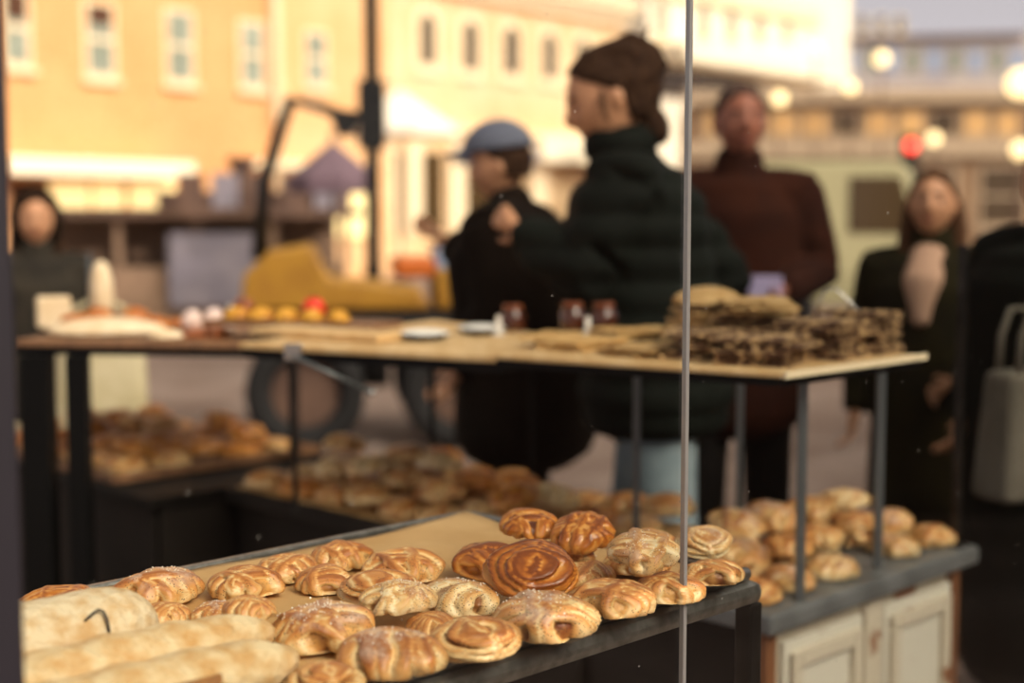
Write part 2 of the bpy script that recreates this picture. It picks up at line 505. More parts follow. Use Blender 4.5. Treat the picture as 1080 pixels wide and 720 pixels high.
# parchment sheet: gently waved, curled corners, with thickness
def sheet(name, m, poly_ab, z, thick=.0012, n=34, wave=.004, curl=(), seed=0, parent=None):
    (a0, a1, b0, b1) = poly_ab
    bm = bmesh.new()
    rows = []
    for i in range(n + 1):
        row = []
        for j in range(n + 1):
            a = a0 + (a1 - a0) * i / n; b = b0 + (b1 - b0) * j / n
            e = min(i, n - i, j, n - j) / n
            edge = .004 * math.sin(a * 38 + seed) + .003 * math.sin(b * 51 + seed)
            aa = a + (edge if i in (0, n) else 0); bb = b + (edge if j in (0, n) else 0)
            zz = z + wave * max(0, mnoise.noise(Vector((a * 9, b * 9, seed)))) * (1 if e > .02 else .6)
            for (ca, cb, rr, hh) in curl:
                d = math.hypot(a - ca, b - cb)
                if d < rr: zz += hh * (1 - d / rr) ** 2
            row.append(bm.verts.new(ab(aa, bb, zz)))
        rows.append(row)
    for i in range(n):
        for j in range(n):
            bm.faces.new((rows[i][j], rows[i + 1][j], rows[i + 1][j + 1], rows[i][j + 1]))
    me = bpy.data.meshes.new(name); bm.to_mesh(me); bm.free()
    c = ab((a0 + a1) / 2, (b0 + b1) / 2, z)
    me.transform(Matrix.Translation(-c))
    o = link(name, me, m, parent, True, loc=c)
    sd = o.modifiers.new('thickness', 'SOLIDIFY'); sd.thickness = thick; sd.offset = 1
    return o

ZP = ZT - .0155 + .0055
pp = sheet('baking_paper', 'paper', (.22, A1 - .018, 1.047, 1.506), ZP + .0012, wave=.005, curl=[(A1, 1.52, .20, .014), (.9, 1.53, .6, .004), (A1 - .02, 1.03, .1, .008)], seed=2)
tag(pp, 'brown baking parchment lining the tray under the knot buns', 'baking paper')
ZB = ZP + .006

# ------------------------------------------------------------------ knot buns
def knot_mesh(seed, kind, sub=5):
    rng = random.Random(seed)
    bands = []
    az = rng.uniform(-.35, .35)
    if kind == 'wrap':                     # rings across the bun with a strand tied over them
        for c in (-.72, -.42, -.14, .14, .42, .72):
            n = Vector((math.cos(az + rng.uniform(-.25, .25)), math.sin(az + rng.uniform(-.25, .25)), rng.uniform(-.2, .2))).normalized()
            bands.append((n, c + rng.uniform(-.04, .04), rng.uniform(.17, .22), rng.uniform(-.03, .03), rng.uniform(-.12, .12)))
        n = Vector((rng.uniform(-.4, .4), 1, rng.uniform(-.3, .3))).normalized()
        bands.append((n, rng.uniform(-.1, .15), .25, .08, rng.uniform(-.1, .1)))
    elif kind == 'swirl':                  # coil seen from above
        n0 = Vector((rng.uniform(-.3, .3), rng.uniform(-.55, -.2), 1)).normalized()
        for k, c in enumerate((-.55, -.28, -.03, .2, .41, .6, .77, .92)):
            n = (n0 + Vector((rng.uniform(-.2, .2), rng.uniform(-.2, .2), 0))).normalized()
            bands.append((n, c, .15 - .008 * k, .012 * k + rng.uniform(-.02, .02), rng.uniform(-.1, .1)))
        n = Vector((1, rng.uniform(-.4, .4), rng.uniform(-.2, .2))).normalized()
        bands.append((n, rng.uniform(-.3, .3), .17, .06, rng.uniform(-.1, .1)))
    elif kind == 'loop':                   # long strands along the bun with a collar at one side
        for c in (-.6, -.3, 0, .3, .6):
            n = Vector((rng.uniform(-.35, .35), 1, rng.uniform(-.35, .1))).normalized()
            bands.append((n, c, .21, rng.uniform(-.02, .04), rng.uniform(-.12, .12)))
        for c in (rng.uniform(-.5, -.2), rng.uniform(.0, .3)):
            n = Vector((1, rng.uniform(-.5, .5), rng.uniform(-.2, .3))).normalized()
            bands.append((n, c, .19, .07, rng.uniform(-.1, .1)))
    else:                                  # cross: diagonal strands both ways
        for sgn, hgt in ((1, 0), (-1, .05)):
            for c in (-.62, -.28, .06, .4, .72):
                n = Vector((1, sgn * rng.uniform(.7, 1.1), rng.uniform(-.3, .3))).normalized()
                if sgn < 0 and c in (-.62, .72): continue
                bands.append((n, c, .2, hgt + rng.uniform(-.02, .02), rng.uniform(-.12, .12)))
    bm = bmesh.new()
    bmesh.ops.create_icosphere(bm, subdivisions=sub, radius=1)
    vals = []
    ox = Vector((seed * 3.1, seed * 1.7, 0))
    for v in bm.verts:
        d = v.co.normalized()
        wob = .09 * mnoise.noise(d * 1.3 + ox)
        w = d + Vector((mnoise.noise(d * 2 + ox), mnoise.noise(d * 2 + ox + Vector((9, 0, 0))), mnoise.noise(d * 2 + ox + Vector((0, 9, 0))))) * .10
        best, cr = 0.0, 0.0
        second = 0.0
        for (n, c, hw, h, tone) in bands:
            tt = (w.dot(n) - c) / hw
            if abs(tt) < 1:
                prof = (1 - tt * tt) ** .5
                hh = .0 + h + .22 * prof + .014 * math.cos(tt * 10)
                if hh > best:
                    second = best; best = hh
                    cr = prof * .8 + tone + .09 * math.cos(tt * 10)
                elif hh > second:
                    second = hh
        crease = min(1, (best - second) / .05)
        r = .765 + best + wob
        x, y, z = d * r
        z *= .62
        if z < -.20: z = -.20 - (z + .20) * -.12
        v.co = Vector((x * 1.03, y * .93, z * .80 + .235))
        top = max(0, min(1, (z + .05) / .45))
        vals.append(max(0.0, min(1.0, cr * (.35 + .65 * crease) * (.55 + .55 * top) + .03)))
    zmin = min(v.co.z for v in bm.verts)
    for v in bm.verts: v.co.z -= zmin
    me = bpy.data.meshes.new('knot_bun')
    bm.to_mesh(me); bm.free()
    at = me.attributes.new('crust', 'FLOAT', 'POINT')
    at.data.foreach_set('value', vals)
    me.polygons.foreach_set('use_smooth', [True] * len(me.polygons))
    me.transform(Matrix.Diagonal((.052, .052, .052, 1)))
    return me


VAR = {}
def variant(kind, seed, m, sub=5):
    k = (kind, seed, m, sub)
    if k not in VAR:
        me = knot_mesh(seed, kind, sub)
        me.materials.append(M[m])
        VAR[k] = me
    return VAR[k]


def bvh_of(me, mw):
    return BVHTree.FromPolygons([mw @ v.co for v in me.vertices], [tuple(p.vertices) for p in me.polygons])


PROX = {}
def proxy(me):
    """coarse hull of a bun for resting tests"""
    if me.name not in PROX:
        bm = bmesh.new(); bm.from_mesh(me)
        r = bmesh.ops.convex_hull(bm, input=bm.verts)
        vs = [v for v in bm.verts if v.link_faces]
        tmp = bpy.data.meshes.new('tmp')
        bmesh.ops.delete(bm, geom=list(set(r['geom_interior']) | set(r['geom_unused'])), context='VERTS')
        hull = [e for e in r['geom'] if isinstance(e, bmesh.types.BMFace) and e.is_valid]
        bmesh.ops.delete(bm, geom=[f for f in bm.faces if f not in set(hull)], context='FACES_ONLY')
        PROX[me.name] = ([v.co.copy() for v in bm.verts], [], [])
        bm.verts.index_update()
        PROX[me.name] = ([v.co.copy() for v in bm.verts], [tuple(v.index for v in f.verts) for f in bm.faces])
        bm.free(); bpy.data.meshes.remove(tmp)
    return PROX[me.name]


placed = []          # (centre, radius, bvh)
def settle(me, x, y, rot, s, zmin, zmax=.2, step=.004):
    vs, fs = proxy(me)
    mr = Euler(rot).to_matrix().to_4x4() @ Matrix.Diagonal((*s, 1))
    pts = [mr @ v for v in vs]
    low = min(p.z for p in pts)
    near = [p for p in placed if math.hypot(p[0].x - x, p[0].y - y) < p[1] + .075]
    z = zmin
    def hit(z):
        if not near: return False
        off = Vector((x, y, z - low))
        bv = BVHTree.FromPolygons([p + off for p in pts], fs)
        return any(bv.overlap(q[2]) for q in near)
    while hit(z) and z < zmin + zmax: z += step
    off = Vector((x, y, z - low))
    bv = BVHTree.FromPolygons([p + off for p in pts], fs)
    placed.append((Vector((x, y, z)), .06, bv))
    return z - low


def nestle(me, x, y, rot, s, zmin, reach, step=.004):
    """find the lowest resting place within reach of (x, y); returns x, y, z"""
    vs, fs = proxy(me)
    mr = Euler(rot).to_matrix().to_4x4() @ Matrix.Diagonal((*s, 1))
    pts = [mr @ v for v in vs]
    low = min(p.z for p in pts)
    cand = [(0.0, 0.0)] + [(r_ * math.cos(a_ * math.pi / 8), r_ * math.sin(a_ * math.pi / 8)) for r_ in [k * .004 for k in range(1, int(reach / .004) + 1)] for a_ in range(16)]
    best = None
    for dx, dy in cand:
        d = math.hypot(dx, dy)
        if best and d * .6 >= best[0]: break
        near = [p for p in placed if math.hypot(p[0].x - x - dx, p[0].y - y - dy) < p[1] + .08]
        z = zmin
        while z < zmin + .12:
            off = Vector((x + dx, y + dy, z - low))
            bv = BVHTree.FromPolygons([p + off for p in pts], fs)
            if not any(bv.overlap(q[2]) for q in near): break
            z += step
            if best and (z - zmin) + d * .6 >= best[0]: break
        cost = (z - zmin) + d * .6
        if best is None or cost < best[0]: best = (cost, x + dx, y + dy, z, bv)
    _, x, y, z, bv = best
    placed.append((Vector((x, y, z)), .06, bv))
    return x, y, z - low


def relax(items, it=60):
    """items: dicts with x, y, r, lvl; pushes same-level discs apart"""
    for _ in range(it):
        for i in range(len(items)):
            for j in range(i):
                p, q = items[i], items[j]
                if p.get('lvl', 0) != q.get('lvl', 0): continue
                dx, dy = p['x'] - q['x'], p['y'] - q['y']
                d = math.hypot(dx, dy) or 1e-4
                m = (p['r'] + q['r']) - d
                if m > 0:
                    wp, wq = (0, 1) if p.get('fix') and not q.get('fix') else ((1, 0) if q.get('fix') and not p.get('fix') else (.5, .5))
                    p['x'] += dx / d * m * wp; p['y'] += dy / d * m * wp
                    q['x'] -= dx / d * m * wq; q['y'] -= dy / d * m * wq


def sugar_part(parent, me, n, seed, rad=.0010):
    rng = random.Random(seed)
    top = [v for v in me.vertices if v.normal.z > .6 and v.co.z > .020]
    c0 = rng.choice(top).co
    top.sort(key=lambda v: (v.co - Vector((c0.x * .4, c0.y * .4, .036))).length + rng.random() * .06)
    bm = bmesh.new()
    for v in top[:n * 3:3]:
        bmesh.ops.create_icosphere(bm, subdivisions=1, radius=rad * rng.uniform(.6, 1.2), matrix=Matrix.Translation(v.co + v.normal * rad * .3))
    m = bpy.data.meshes.new('pearl_sugar'); bm.to_mesh(m); bm.free()
    o = link('pearl_sugar', m, 'sugar', parent)
    o['kind'] = 'stuff'
    return o


# (px, py of the bun's middle, width in px, kind, seed, material, yaw, tilt, level, sugar grains, label)
FRONT = [
 (62, 632, 84, 'loop', 1, 'bun_dark', 20, 0, 0, 0, 'golden knot bun peeking over the floury loaf at the frame end of the tray'),
 (165, 618, 92, 'wrap', 2, 'bun_sugar', 40, 0, 0, 40, 'sugared knot bun on the back tray edge just behind the floury loaf end'),
 (245, 612, 80, 'loop', 3, 'bun', 50, 0, 0, 0, 'fat smooth knot bun beside the sugared bun on the back tray edge'),
 (303, 594, 66, 'cross', 4, 'bun', 10, 0, 0, 0, 'knot bun on the back tray edge before the striped low bun'),
 (357, 582, 68, 'loop', 5, 'bun', 60, 0, 0, 0, 'knot bun farthest back on the tray beside the bare parchment'),
 (345, 608, 66, 'wrap', 6, 'bun', 95, 0, 0, 0, 'brown striped knot bun with a pale cut side on open parchment'),
 (172, 640, 58, 'cross', 7, 'bun', 20, 0, 0, 0, 'small shiny twist touching the rounded end of the floury loaf'),
 (228, 640, 62, 'loop', 8, 'bun_sugar', 70, 0, 0, 50, 'seeded knot bun lying between the long baguette and the fat smooth bun'),
 (410, 620, 84, 'swirl', 9, 'bun', 0, 0, 0, 0, 'coiled bun with a small collar strand in the tray middle'),
 (425, 595, 84, 'loop', 10, 'bun', 10, 0, 0, 0, 'pale smooth knot bun directly behind the coiled bun'),
 (483, 628, 90, 'wrap', 11, 'bun_pale', 130, 0, 0, 50, 'pale speckled knot bun touching the dark glazed coil'),
 (416, 646, 82, 'cross', 12, 'bun_pale', 30, 0, 0, 60, 'knot bun with sugar crystals between coiled bun and tray front'),
 (325, 660, 110, 'loop', 13, 'bun_sugar', 30, 0, 0, 70, 'large smooth bun with white sugar at the tip of the long baguette'),
 (345, 705, 80, 'swirl', 14, 'bun', 40, 0, 0, 0, 'brown bun cut by the lower picture edge beside the baguette tips'),
 (412, 688, 112, 'wrap', 15, 'bun_sugar', 165, 0, 0, 30, 'wide knot bun with tied strands on the tray front edge'),
 (479, 670, 96, 'swirl', 16, 'bun', 20, 0, 0, 0, 'oval rolled bun on the front edge beside the wide tied bun'),
 (514, 591, 74, 'wrap', 17, 'bun_dark', 40, 10, 0, 0, 'dark glazed striped knot bun leaning behind the dark coil'),
 (566, 608, 94, 'swirl', 18, 'bun_dark', 0, 24, 1, 0, 'dark glazed coil bun at the front of the heap in the tray middle'),
 (562, 652, 114, 'loop', 19, 'bun_sugar', 170, 0, 0, 60, 'golden knot bun with grey sugar at the parchment front edge'),
 (645, 629, 92, 'loop', 20, 'bun', 150, 0, 0, 0, 'flat golden knot bun on the front edge below the dark coil'),
 (572, 566, 62, 'cross', 21, 'bun_dark', 140, 10, 1, 0, 'dark square ended twist at the back of the tray heap'),
 (611, 570, 68, 'cross', 22, 'bun_dark', 25, 18, 1, 0, 'dark crossed knot bun at the top of the tray heap'),
 (677, 594, 76, 'loop', 23, 'bun_pale', 160, 16, 1, 50, 'pale knot bun with thick white sugar in the tray heap'),
 (700, 615, 72, 'loop', 24, 'bun', 30, 0, 0, 0, 'golden bun on the front edge just before the glass joint'),
 (752, 599, 66, 'loop', 25, 'bun', 30, 0, 0, 0, 'last golden bun at the table corner beyond the glass joint'),
 (690, 568, 58, 'swirl', 26, 'bun', 80, 0, 0, 0, 'rounded bun at the back of the heap behind the white sugared one'),
 (742, 570, 56, 'swirl', 27, 'bun_pale', 10, 14, 0, 30, 'cream cut bun behind the last bun beyond the glass joint'),
 (620, 599, 62, 'wrap', 28, 'bun', 60, 0, 0, 0, 'brown knot bun squeezed beneath the crossed dark bun'),
 (570, 588, 74, 'loop', 32, 'bun', 20, 0, 0, 0, 'brown bun almost hidden under the dark glazed coil'),
 (672, 588, 70, 'loop', 34, 'bun', 10, 0, 0, 0, 'bun buried beneath the thickly sugared pale bun'),
 (455, 655, 60, 'cross', 36, 'bun', 100, 0, 0, 0, 'small twist tucked behind the oval rolled bun'),
 (268, 648, 60, 'cross', 31, 'bun', 120, 0, 1, 0, 'thin cracked twist wedged beside the big sugared bun'),
]
items = []
for (px, py, w, kind, seed, m, yaw, tilt, lvl, sg, lab) in FRONT:
    p = at_z(px, py, ZB + (.018 if lvl == 0 else .034))
    wid = w * p.y / F
    items.append(dict(x=p.x, y=p.y, r=wid * .40, w=wid, lvl=lvl, spec=(kind, seed, m, yaw, tilt, sg, lab)))
for it in items: it['fix'] = it['spec'][1] in (17, 19, 20, 24, 25, 15, 16, 9, 11)
relax(items, 40)
# long loaves first, so that buns rest against them
def loaf_mesh(L, r, seed, taper=.55, n=44, k=24, slash=0, bend=0.0, flat=.86):
    bm = bmesh.new(); rings = []
    for i in range(n + 1):
        u = i / n * 2 - 1
        e = max(0.0, 1 - abs(u) ** (2.2 / taper)) ** .5
        ring = []
        for j in range(k):
            th = 2 * math.pi * j / k
            rr = r * e * (1 + .02 * mnoise.noise(Vector((u * 14, 2 * math.cos(th), 2 * math.sin(th) + seed))) + .05 * mnoise.noise(Vector((u * 3, math.cos(th), math.sin(th) + seed))))
            if slash and math.sin(th) > .2:
                ph = (u * slash + math.cos(th) * .35) % 1.0
                rr += r * .07 * (math.sin(ph * 2 * math.pi)) * (math.sin(th) - .2) * e
            y = rr * math.cos(th) + bend * r * (1 - u * u); z = rr * math.sin(th) * flat
            z = max(z, -r * flat * .62)
            ring.append(bm.verts.new((u * L / 2, y, z)))
        rings.append(ring)
    for A, B in zip(rings, rings[1:]):
        for j in range(k):
            bm.faces.new((A[j], A[(j + 1) % k], B[(j + 1) % k], B[j]))
    bmesh.ops.remove_doubles(bm, verts=bm.verts, dist=.0004)
    zm = min(v.co.z for v in bm.verts)
    for v in bm.verts: v.co.z -= zm
    bmesh.ops.recalc_face_normals(bm, faces=bm.faces)
    me = bpy.data.meshes.new('loaf'); bm.to_mesh(me); bm.free()
    return me

LOAVES = [   # name, centre (a, b), length, radius, yaw offset, z, material, taper, label
 ('bread_loaf', (.545, 1.262), .40, .050, 0, 0, 'flour', .32, 'thick floury loaf with a bent wire pin stuck in its rounded end'),
 ('bread_loaf', (.485, 1.372), .36, .042, 0, 0, 'flour', .32, 'floury loaf lying behind the one with the wire pin'),
 ('baguette', (.565, 1.158), .52, .038, 1, 0, 'flour2', .7, 'long pale baguette next to the floury loaf with the pin'),
 ('baguette', (.528, 1.072), .52, .038, 0, 0, 'flour2', .6, 'baguette with scorched underside along the tray front edge'),
]
loaf_objs = []
for nm, (a, b), L, r, yaw, dz, m, tp, lab in LOAVES:
    me = loaf_mesh(L, r, a * 7 + b, tp, slash=4 if nm == 'baguette' else 0)
    o = link(nm, me, m, None, True, loc=ab(a, b, ZB + .0012 + dz))
    o.rotation_euler = (0, 0, R(45 + yaw))
    tag(o, lab, 'bread')
    if nm == 'bread_loaf': o['group'] = 'floury loaves on the front tray'
    else: o['group'] = 'baguettes on the front tray'
    bpy.context.view_layer.update()
    placed.append((Vector(o.location), .45, bvh_of(me, o.matrix_world)))
    loaf_objs.append(o)
# scorched patch of the near baguette is a strip of darker crust low on its side
me = loaf_mesh(.50, .0384, 528, .6, slash=0)
bm = bmesh.new(); bm.from_mesh(me)
bmesh.ops.delete(bm, geom=[f for f in bm.faces if not (f.calc_center_median().y < -.018 and f.calc_center_median().z < .036 and f.calc_center_median().x > .0)], context='FACES')
bm.to_mesh(me); bm.free()
o = link('scorched_crust', me, 'burnt', loaf_objs[3], True)
sd = o.modifiers.new('thickness', 'SOLIDIFY'); sd.thickness = .002
o['label'] = 'dark scorched crust'

# bent wire pin stuck in the thick loaf, lying on its crust
lb = placed[0][2]
def on_loaf(px, py, off):
    d = ray(px, py).normalized(); o = Vector((0, 0, CAMZ))
    h = lb.ray_cast(o, d)[0]
    return (h if h else o + d * 1.36) - d * off
q = [on_loaf(px, py, off) for px, py, off in ((88, 656, -.002), (93, 651, .003), (99, 646, .006), (104, 643, .007), (109, 645, .006), (113, 653, .005), (115, 664, .004), (116, 677, -.002))]
pw = empty('wire_pin', q[0], 0, 'bent dark wire pin standing in the thick floury loaf', 'pin')
o = MB().tube([p - pw.location for p in q], .0014, 8).build('wire', 'wire', pw, True)

NB = 0
for it in sorted(items, key=lambda d: (d['lvl'], not d['fix'], d['y'])):
    kind, seed, m, yaw, tilt, sg, lab = it['spec']
    me = variant(kind, seed, m)
    s = it['w'] / .100
    sc3 = (s * 1.0, s * 1.0, s * 1.0)
    rot = tuple((Matrix.Rotation(R(tilt + RNG.uniform(-3, 3)), 3, 'X') @ Matrix.Rotation(R(RNG.uniform(-3, 3)), 3, 'Y') @ Matrix.Rotation(R(yaw), 3, 'Z')).to_euler())
    it['x'], it['y'], z = nestle(me, it['x'], it['y'], rot, sc3, ZB + .001, .036 if it['lvl'] == 0 else .024)
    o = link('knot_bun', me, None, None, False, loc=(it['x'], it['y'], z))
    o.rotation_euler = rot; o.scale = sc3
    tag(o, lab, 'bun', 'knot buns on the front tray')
    if sg: sugar_part(o, me, sg, seed)
placed_front = placed
placed = []

# loose crumbs on the parchment and rim
rng = random.Random(5)
bm = bmesh.new()
for i in range(160):
    a, b = rng.uniform(.85, 1.39), rng.uniform(1.052, 1.30)
    bmesh.ops.create_icosphere(bm, subdivisions=1, radius=rng.uniform(.0006, .0018), matrix=Matrix.Translation(ab(a, b, ZB + .0035)))
me = bpy.data.meshes.new('crumbs'); bm.to_mesh(me); bm.free()
o = link('crumbs', me, 'sugar'); tag(o, 'crumbs and sugar grains scattered on the baking parchment', 'crumbs', kind='stuff')
# thin flake of pastry on the rail
mb = MB().prism([(0, 0), (.02, .003), (.034, .001), (.03, -.004), (.012, -.005)], 0, .0012)
o = mb.build('pastry_flake', 'bun_pale', loc=ab(1.06, 1.026, ZT - .004)); o.rotation_euler = (0, 0, R(45))
tag(o, 'thin pale flake of pastry on the steel tray rim', 'crumb')
mb = MB().prism([(0, 0), (.012, .004), (.026, .003), (.03, -.003), (.012, -.006)], 0, .003)
o = mb.build('pastry_flake', 'bun_pale', loc=ab(1.395, 1.026, ZT - .004)); o.rotation_euler = (0, 0, R(45))
tag(o, 'lumpy pale crumb on the rim at the table corner', 'crumb')

# crate stored under the table
cr = empty('wooden_crate', ab(1.25, 1.3, .321), R(45), 'dim brown wooden crate stored under the front table', 'crate')
MB().box((-.14, -.16, 0), (.14, .16, .015)).build('crate_floor', 'brownwood', cr)
for k in range(3):
    z0 = .03 + k * .085
    mb = MB().box((-.15, -.17, z0), (.15, -.16, z0 + .07)).box((-.15, .16, z0), (.15, .17, z0 + .07))
    mb.box((-.15, -.159, z0), (-.14, .159, z0 + .07)).box((.14, -.159, z0), (.15, .159, z0 + .07))
    mb.build('crate_slats', 'brownwood', cr, bevel=.002)
for sx in (-1, 1):
    for sy in (-1, 1):
        MB().box((sx * .127 - .012, sy * .147 - .012, .0151), (sx * .127 + .012, sy * .147 + .012, .28)).build('corner_post', 'brownwood', cr)

# ------------------------------------------------------------------ painted cabinet, long counter, left tray table
cb = empty('painted_cabinet', ab(2.37, 1.60, 0), R(45), 'old white cabinet with peeling paint and a dark zinc top', 'cabinet')
def cbx(name, m, a0, a1, b0, b1, z0, z1, bevel=.003, par=None):
    return MB().box((a0 - 2.37, b0 - 1.60, z0), (a1 - 2.37, b1 - 1.60, z1)).build(name, m, par or cb, bevel=bevel)
cbx('body', 'darkwood', 2.03, 2.69, 1.4101, 1.81, .05, ZC - .045)
cbx('front_panel', 'peel2', 2.046, 2.674, 1.4045, 1.41, .05, ZC - .045, 0)
cbx('worktop', 'greyworktop', 1.99, 2.74, 1.365, 1.83, ZC - .044, ZC - .006, .008)
cbx('plinth', 'darkwood', 2.04, 2.68, 1.42, 1.80, 0, .049)
cbx('corner_post', 'rustwood', 2.015, 2.045, 1.39, 1.425, .02, ZC - .045)
cbx('corner_post', 'rustwood', 2.675, 2.705, 1.39, 1.425, .02, ZC - .045)
cbx('centre_post', 'peel2', 2.34, 2.40, 1.39, 1.41, .05, ZC - .046)
for a0, a1 in ((2.07, 2.33), (2.41, 2.67)):
    d = cbx('door', 'peel', a0, a1, 1.392, 1.404, .10, ZC - .075)
    mb = MB()
    for (x0, x1, z0, z1) in ((a0 + .015, a0 + .045, .12, ZC - .095), (a1 - .045, a1 - .015, .12, ZC - .095), (a0 + .0451, a1 - .0451, .12, .15), (a0 + .0451, a1 - .0451, ZC - .125, ZC - .095)):
        mb.box((x0 - 2.37, 1.380 - 1.60, z0), (x1 - 2.37, 1.3918 - 1.60, z1))
    mb.build('door_moulding', 'peel2', d, bevel=.003)
    MB().ball((a1 - .03 - 2.37 if a0 < 2.2 else a0 + .03 - 2.37, 1.372 - 1.60, .42), .012).build('door_knob', 'wire', d, True)

ct = empty('serving_counter', ab(2.2, 2.4, 0), R(45), 'long dark counter piled with buns behind the front table', 'counter')
def ctb(name, m, a0, a1, b0, b1, z0, z1, bevel=.003):
    return MB().box((a0 - 2.2, b0 - 2.4, z0), (a1 - 2.2, b1 - 2.4, z1)).build(name, m, ct, bevel=bevel)
ctb('worktop', 'darkfloor', 1.99, 2.47, 1.832, 3.02, ZC - .044, ZC - .006, .004)
ctb('front_panel', 'darkfloor', 2.02, 2.035, 1.84, 3.0, .04, ZC - .045)
ctb('back_panel', 'darkwood', 2.42, 2.435, 1.84, 3.0, .04, ZC - .045)
ctb('end_panel', 'darkwood', 2.036, 2.419, 2.985, 3.0, .04, ZC - .045)
ctb('bottom_shelf', 'darkwood', 2.036, 2.419, 1.845, 2.98, .10, .12)

lt = empty('side_table', ab(2.15, 3.5, 0), R(45), 'dark low table at the far end of the counter under the bun tray', 'table')
def ltb(name, m, a0, a1, b0, b1, z0, z1, bevel=.003):
    return MB().box((a0 - 2.15, b0 - 3.5, z0), (a1 - 2.15, b1 - 3.5, z1)).build(name, m, lt, bevel=bevel)
ltb('tabletop', 'darkwood', 1.79, 2.50, 3.04, 4.2, ZC - .044, ZC - .012, .004)
ltb('front_panel', 'darkfloor', 1.81, 1.825, 3.06, 4.18, .03, ZC - .045)
ltb('side_panel', 'darkwood', 1.826, 2.46, 4.165, 4.18, .03, ZC - .045)
ltb('end_panel', 'darkfloor', 1.826, 2.44, 3.045, 3.059, .03, ZC - .045)
for a, b in ((2.44, 3.06), (2.44, 4.13), (1.83, 3.06)):
    ltb('leg', 'black', a, a + .03, b, b + .03, 0, ZC - .045)

tw = empty('wooden_tray', ab(2.16, 3.71, ZC - .011), R(45), 'brown wooden tray heaped with golden buns on the side table', 'tray')
MB().box((-.32, -.42, 0), (.32, .42, .008)).build('tray_base', 'brownwood', tw)
mb = MB().box((-.335, -.435, 0), (-.3205, .435, .025)).box((.3205, -.435, 0), (.335, .435, .025)).box((-.32, -.435, 0), (.32, -.4205, .025)).box((-.32, .4205, 0), (.32, .435, .025))
mb.build('rim', 'brownwood', tw, bevel=.003)
pc = sheet('baking_paper', 'paper', (2.015, 2.45, 1.86, 3.0), ZC - .0055, n=20, wave=.003, seed=4)
tag(pc, 'brown parchment under the buns on the long counter', 'baking paper')

# buns on cabinet, counter and wooden tray: rows along the counter, an upper layer resting on them
KS = [('wrap', 41), ('swirl', 42), ('loop', 43), ('cross', 44), ('loop', 45), ('swirl', 46)]
def pile(a0, na, da, b0, nb, db, zbase, mats, place, rows, group, size=1.12, upper=True, skip=0.0, seed=1, layer3=False, end='from the cabinet', across=False):
    count = {}
    rng = random.Random(seed)
    grids = [(0, a0, na, b0, nb)]
    if upper: grids.append((1, a0 + da * .5, na - 1, b0 + db * .5, nb - 1))
    if layer3: grids.append((2, a0 + da, na - 2, b0 + db, nb - 2))
    for lvl, aa, n1, bb, n2 in grids:
        for i in range(n1):
            for j in range(n2):
                if lvl and rng.random() < skip: continue
                kind, sd = rng.choice(KS)
                m = rng.choice(mats)
                me = variant(kind, sd, m, 4)
                s = size * rng.uniform(.94, 1.04)
                p = ab(aa + da * i + rng.uniform(-.008, .008), bb + db * j + rng.uniform(-.008, .008))
                rot = (R(rng.uniform(-12, 12) * (lvl > 0)), R(rng.uniform(-12, 12) * (lvl > 0)), R(rng.uniform(0, 360)))
                z = settle(me, p.x, p.y, rot, (s, s, s), zbase, step=.006)
                if z - zbase > (.05, .085, .13)[lvl]:
                    placed.pop(); continue
                o = link('knot_bun', me, None, None, False, loc=(p.x, p.y, z))
                o.rotation_euler = rot; o.scale = (s, s, s)
                layer = ['', ' in the upper layer', ' on the very top'][lvl]
                row = j if across else i
                k = count[(lvl, row)] = count.get((lvl, row), -1) + 1
                tag(o, f"{place}{layer}, {rows[lvl][row]}, {ORD[k]} {end}", 'bun', group)

r4 = {0: ['front row', 'second row', 'third row', 'fourth row', 'fifth row', 'sixth row'],
      1: ['front row', 'second row', 'third row', 'fourth row', 'fifth row']}
r4[2] = r4[1]
# ------------------------------------------------------------------ upper display shelf
ZM = ZL
def board_of(e, poly, z, th, m, ul=.02):
    l = e.location
    pl = [(p.x - l.x, p.y - l.y) for p in poly]
    MB().prism(pl, z - th, z - .001).build('shelf_board', m, e, bevel=.002)
    cx = sum(x for x, _ in pl) / len(pl); cy = sum(y for _, y in pl) / len(pl)
    MB().prism([(cx + (x - cx) * .985, cy + (y - cy) * .985) for x, y in pl], z - th - ul, z - th - .0002).build('shelf_underlay', 'black', e)
def block(o, e, p):
    placed.append((Vector((p.x, p.y, 0)), .02, BVHTree.FromPolygons([v.co + e.location for v in o.data.vertices], [tuple(f.vertices) for f in o.data.polygons])))
def post_of(e, p, z0, z1, w=.007, m='greymetal', name='post'):
    q = p - e.location
    o = MB().box((q.x - w, q.y - w, z0), (q.x + w, q.y + w, z1)).build(name, m, e, bevel=.001)
    block(o, e, p)
R0, R1, R2 = at_z(826, 393, ZS), at_z(976, 373, ZS), at_z(520, 373, ZS)
R3 = R2 + (R1 - R0) * .86
us = empty('display_shelf', (R0 + R1 + R2 + R3) / 4, 0, 'long raised shelf of crispbread standing over the bun counter', 'shelf'); us.location.z = 0
board_of(us, [R0, R1, R3, R2], ZS, .010, 'palewood', .014)
mb = MB()
l = us.location
dR = (R1 - R0).normalized(); nR = Vector((dR.y, -dR.x, 0)) * .005
mb.prism([((p.x - l.x), (p.y - l.y)) for p in (R0 + nR * .1, R0 + nR, R1 + nR, R1 + nR * .1)], ZS - .010, ZS + .0015)
mb.build('shelf_edge', 'stone', us)
for p, w, m in ((at_z(843, 632, ZC - .005), .008, 'greymetal'), (at_z(925, 598, ZC - .005), .008, 'greymetal'), (R3 + (R0 - R3) * .05, .007, 'greymetal'), (ab(2.425, 1.75), .007, 'greymetal')):
    post_of(us, p, ZC - .0045 if p is not None else 0, ZS - .0255, w, m)
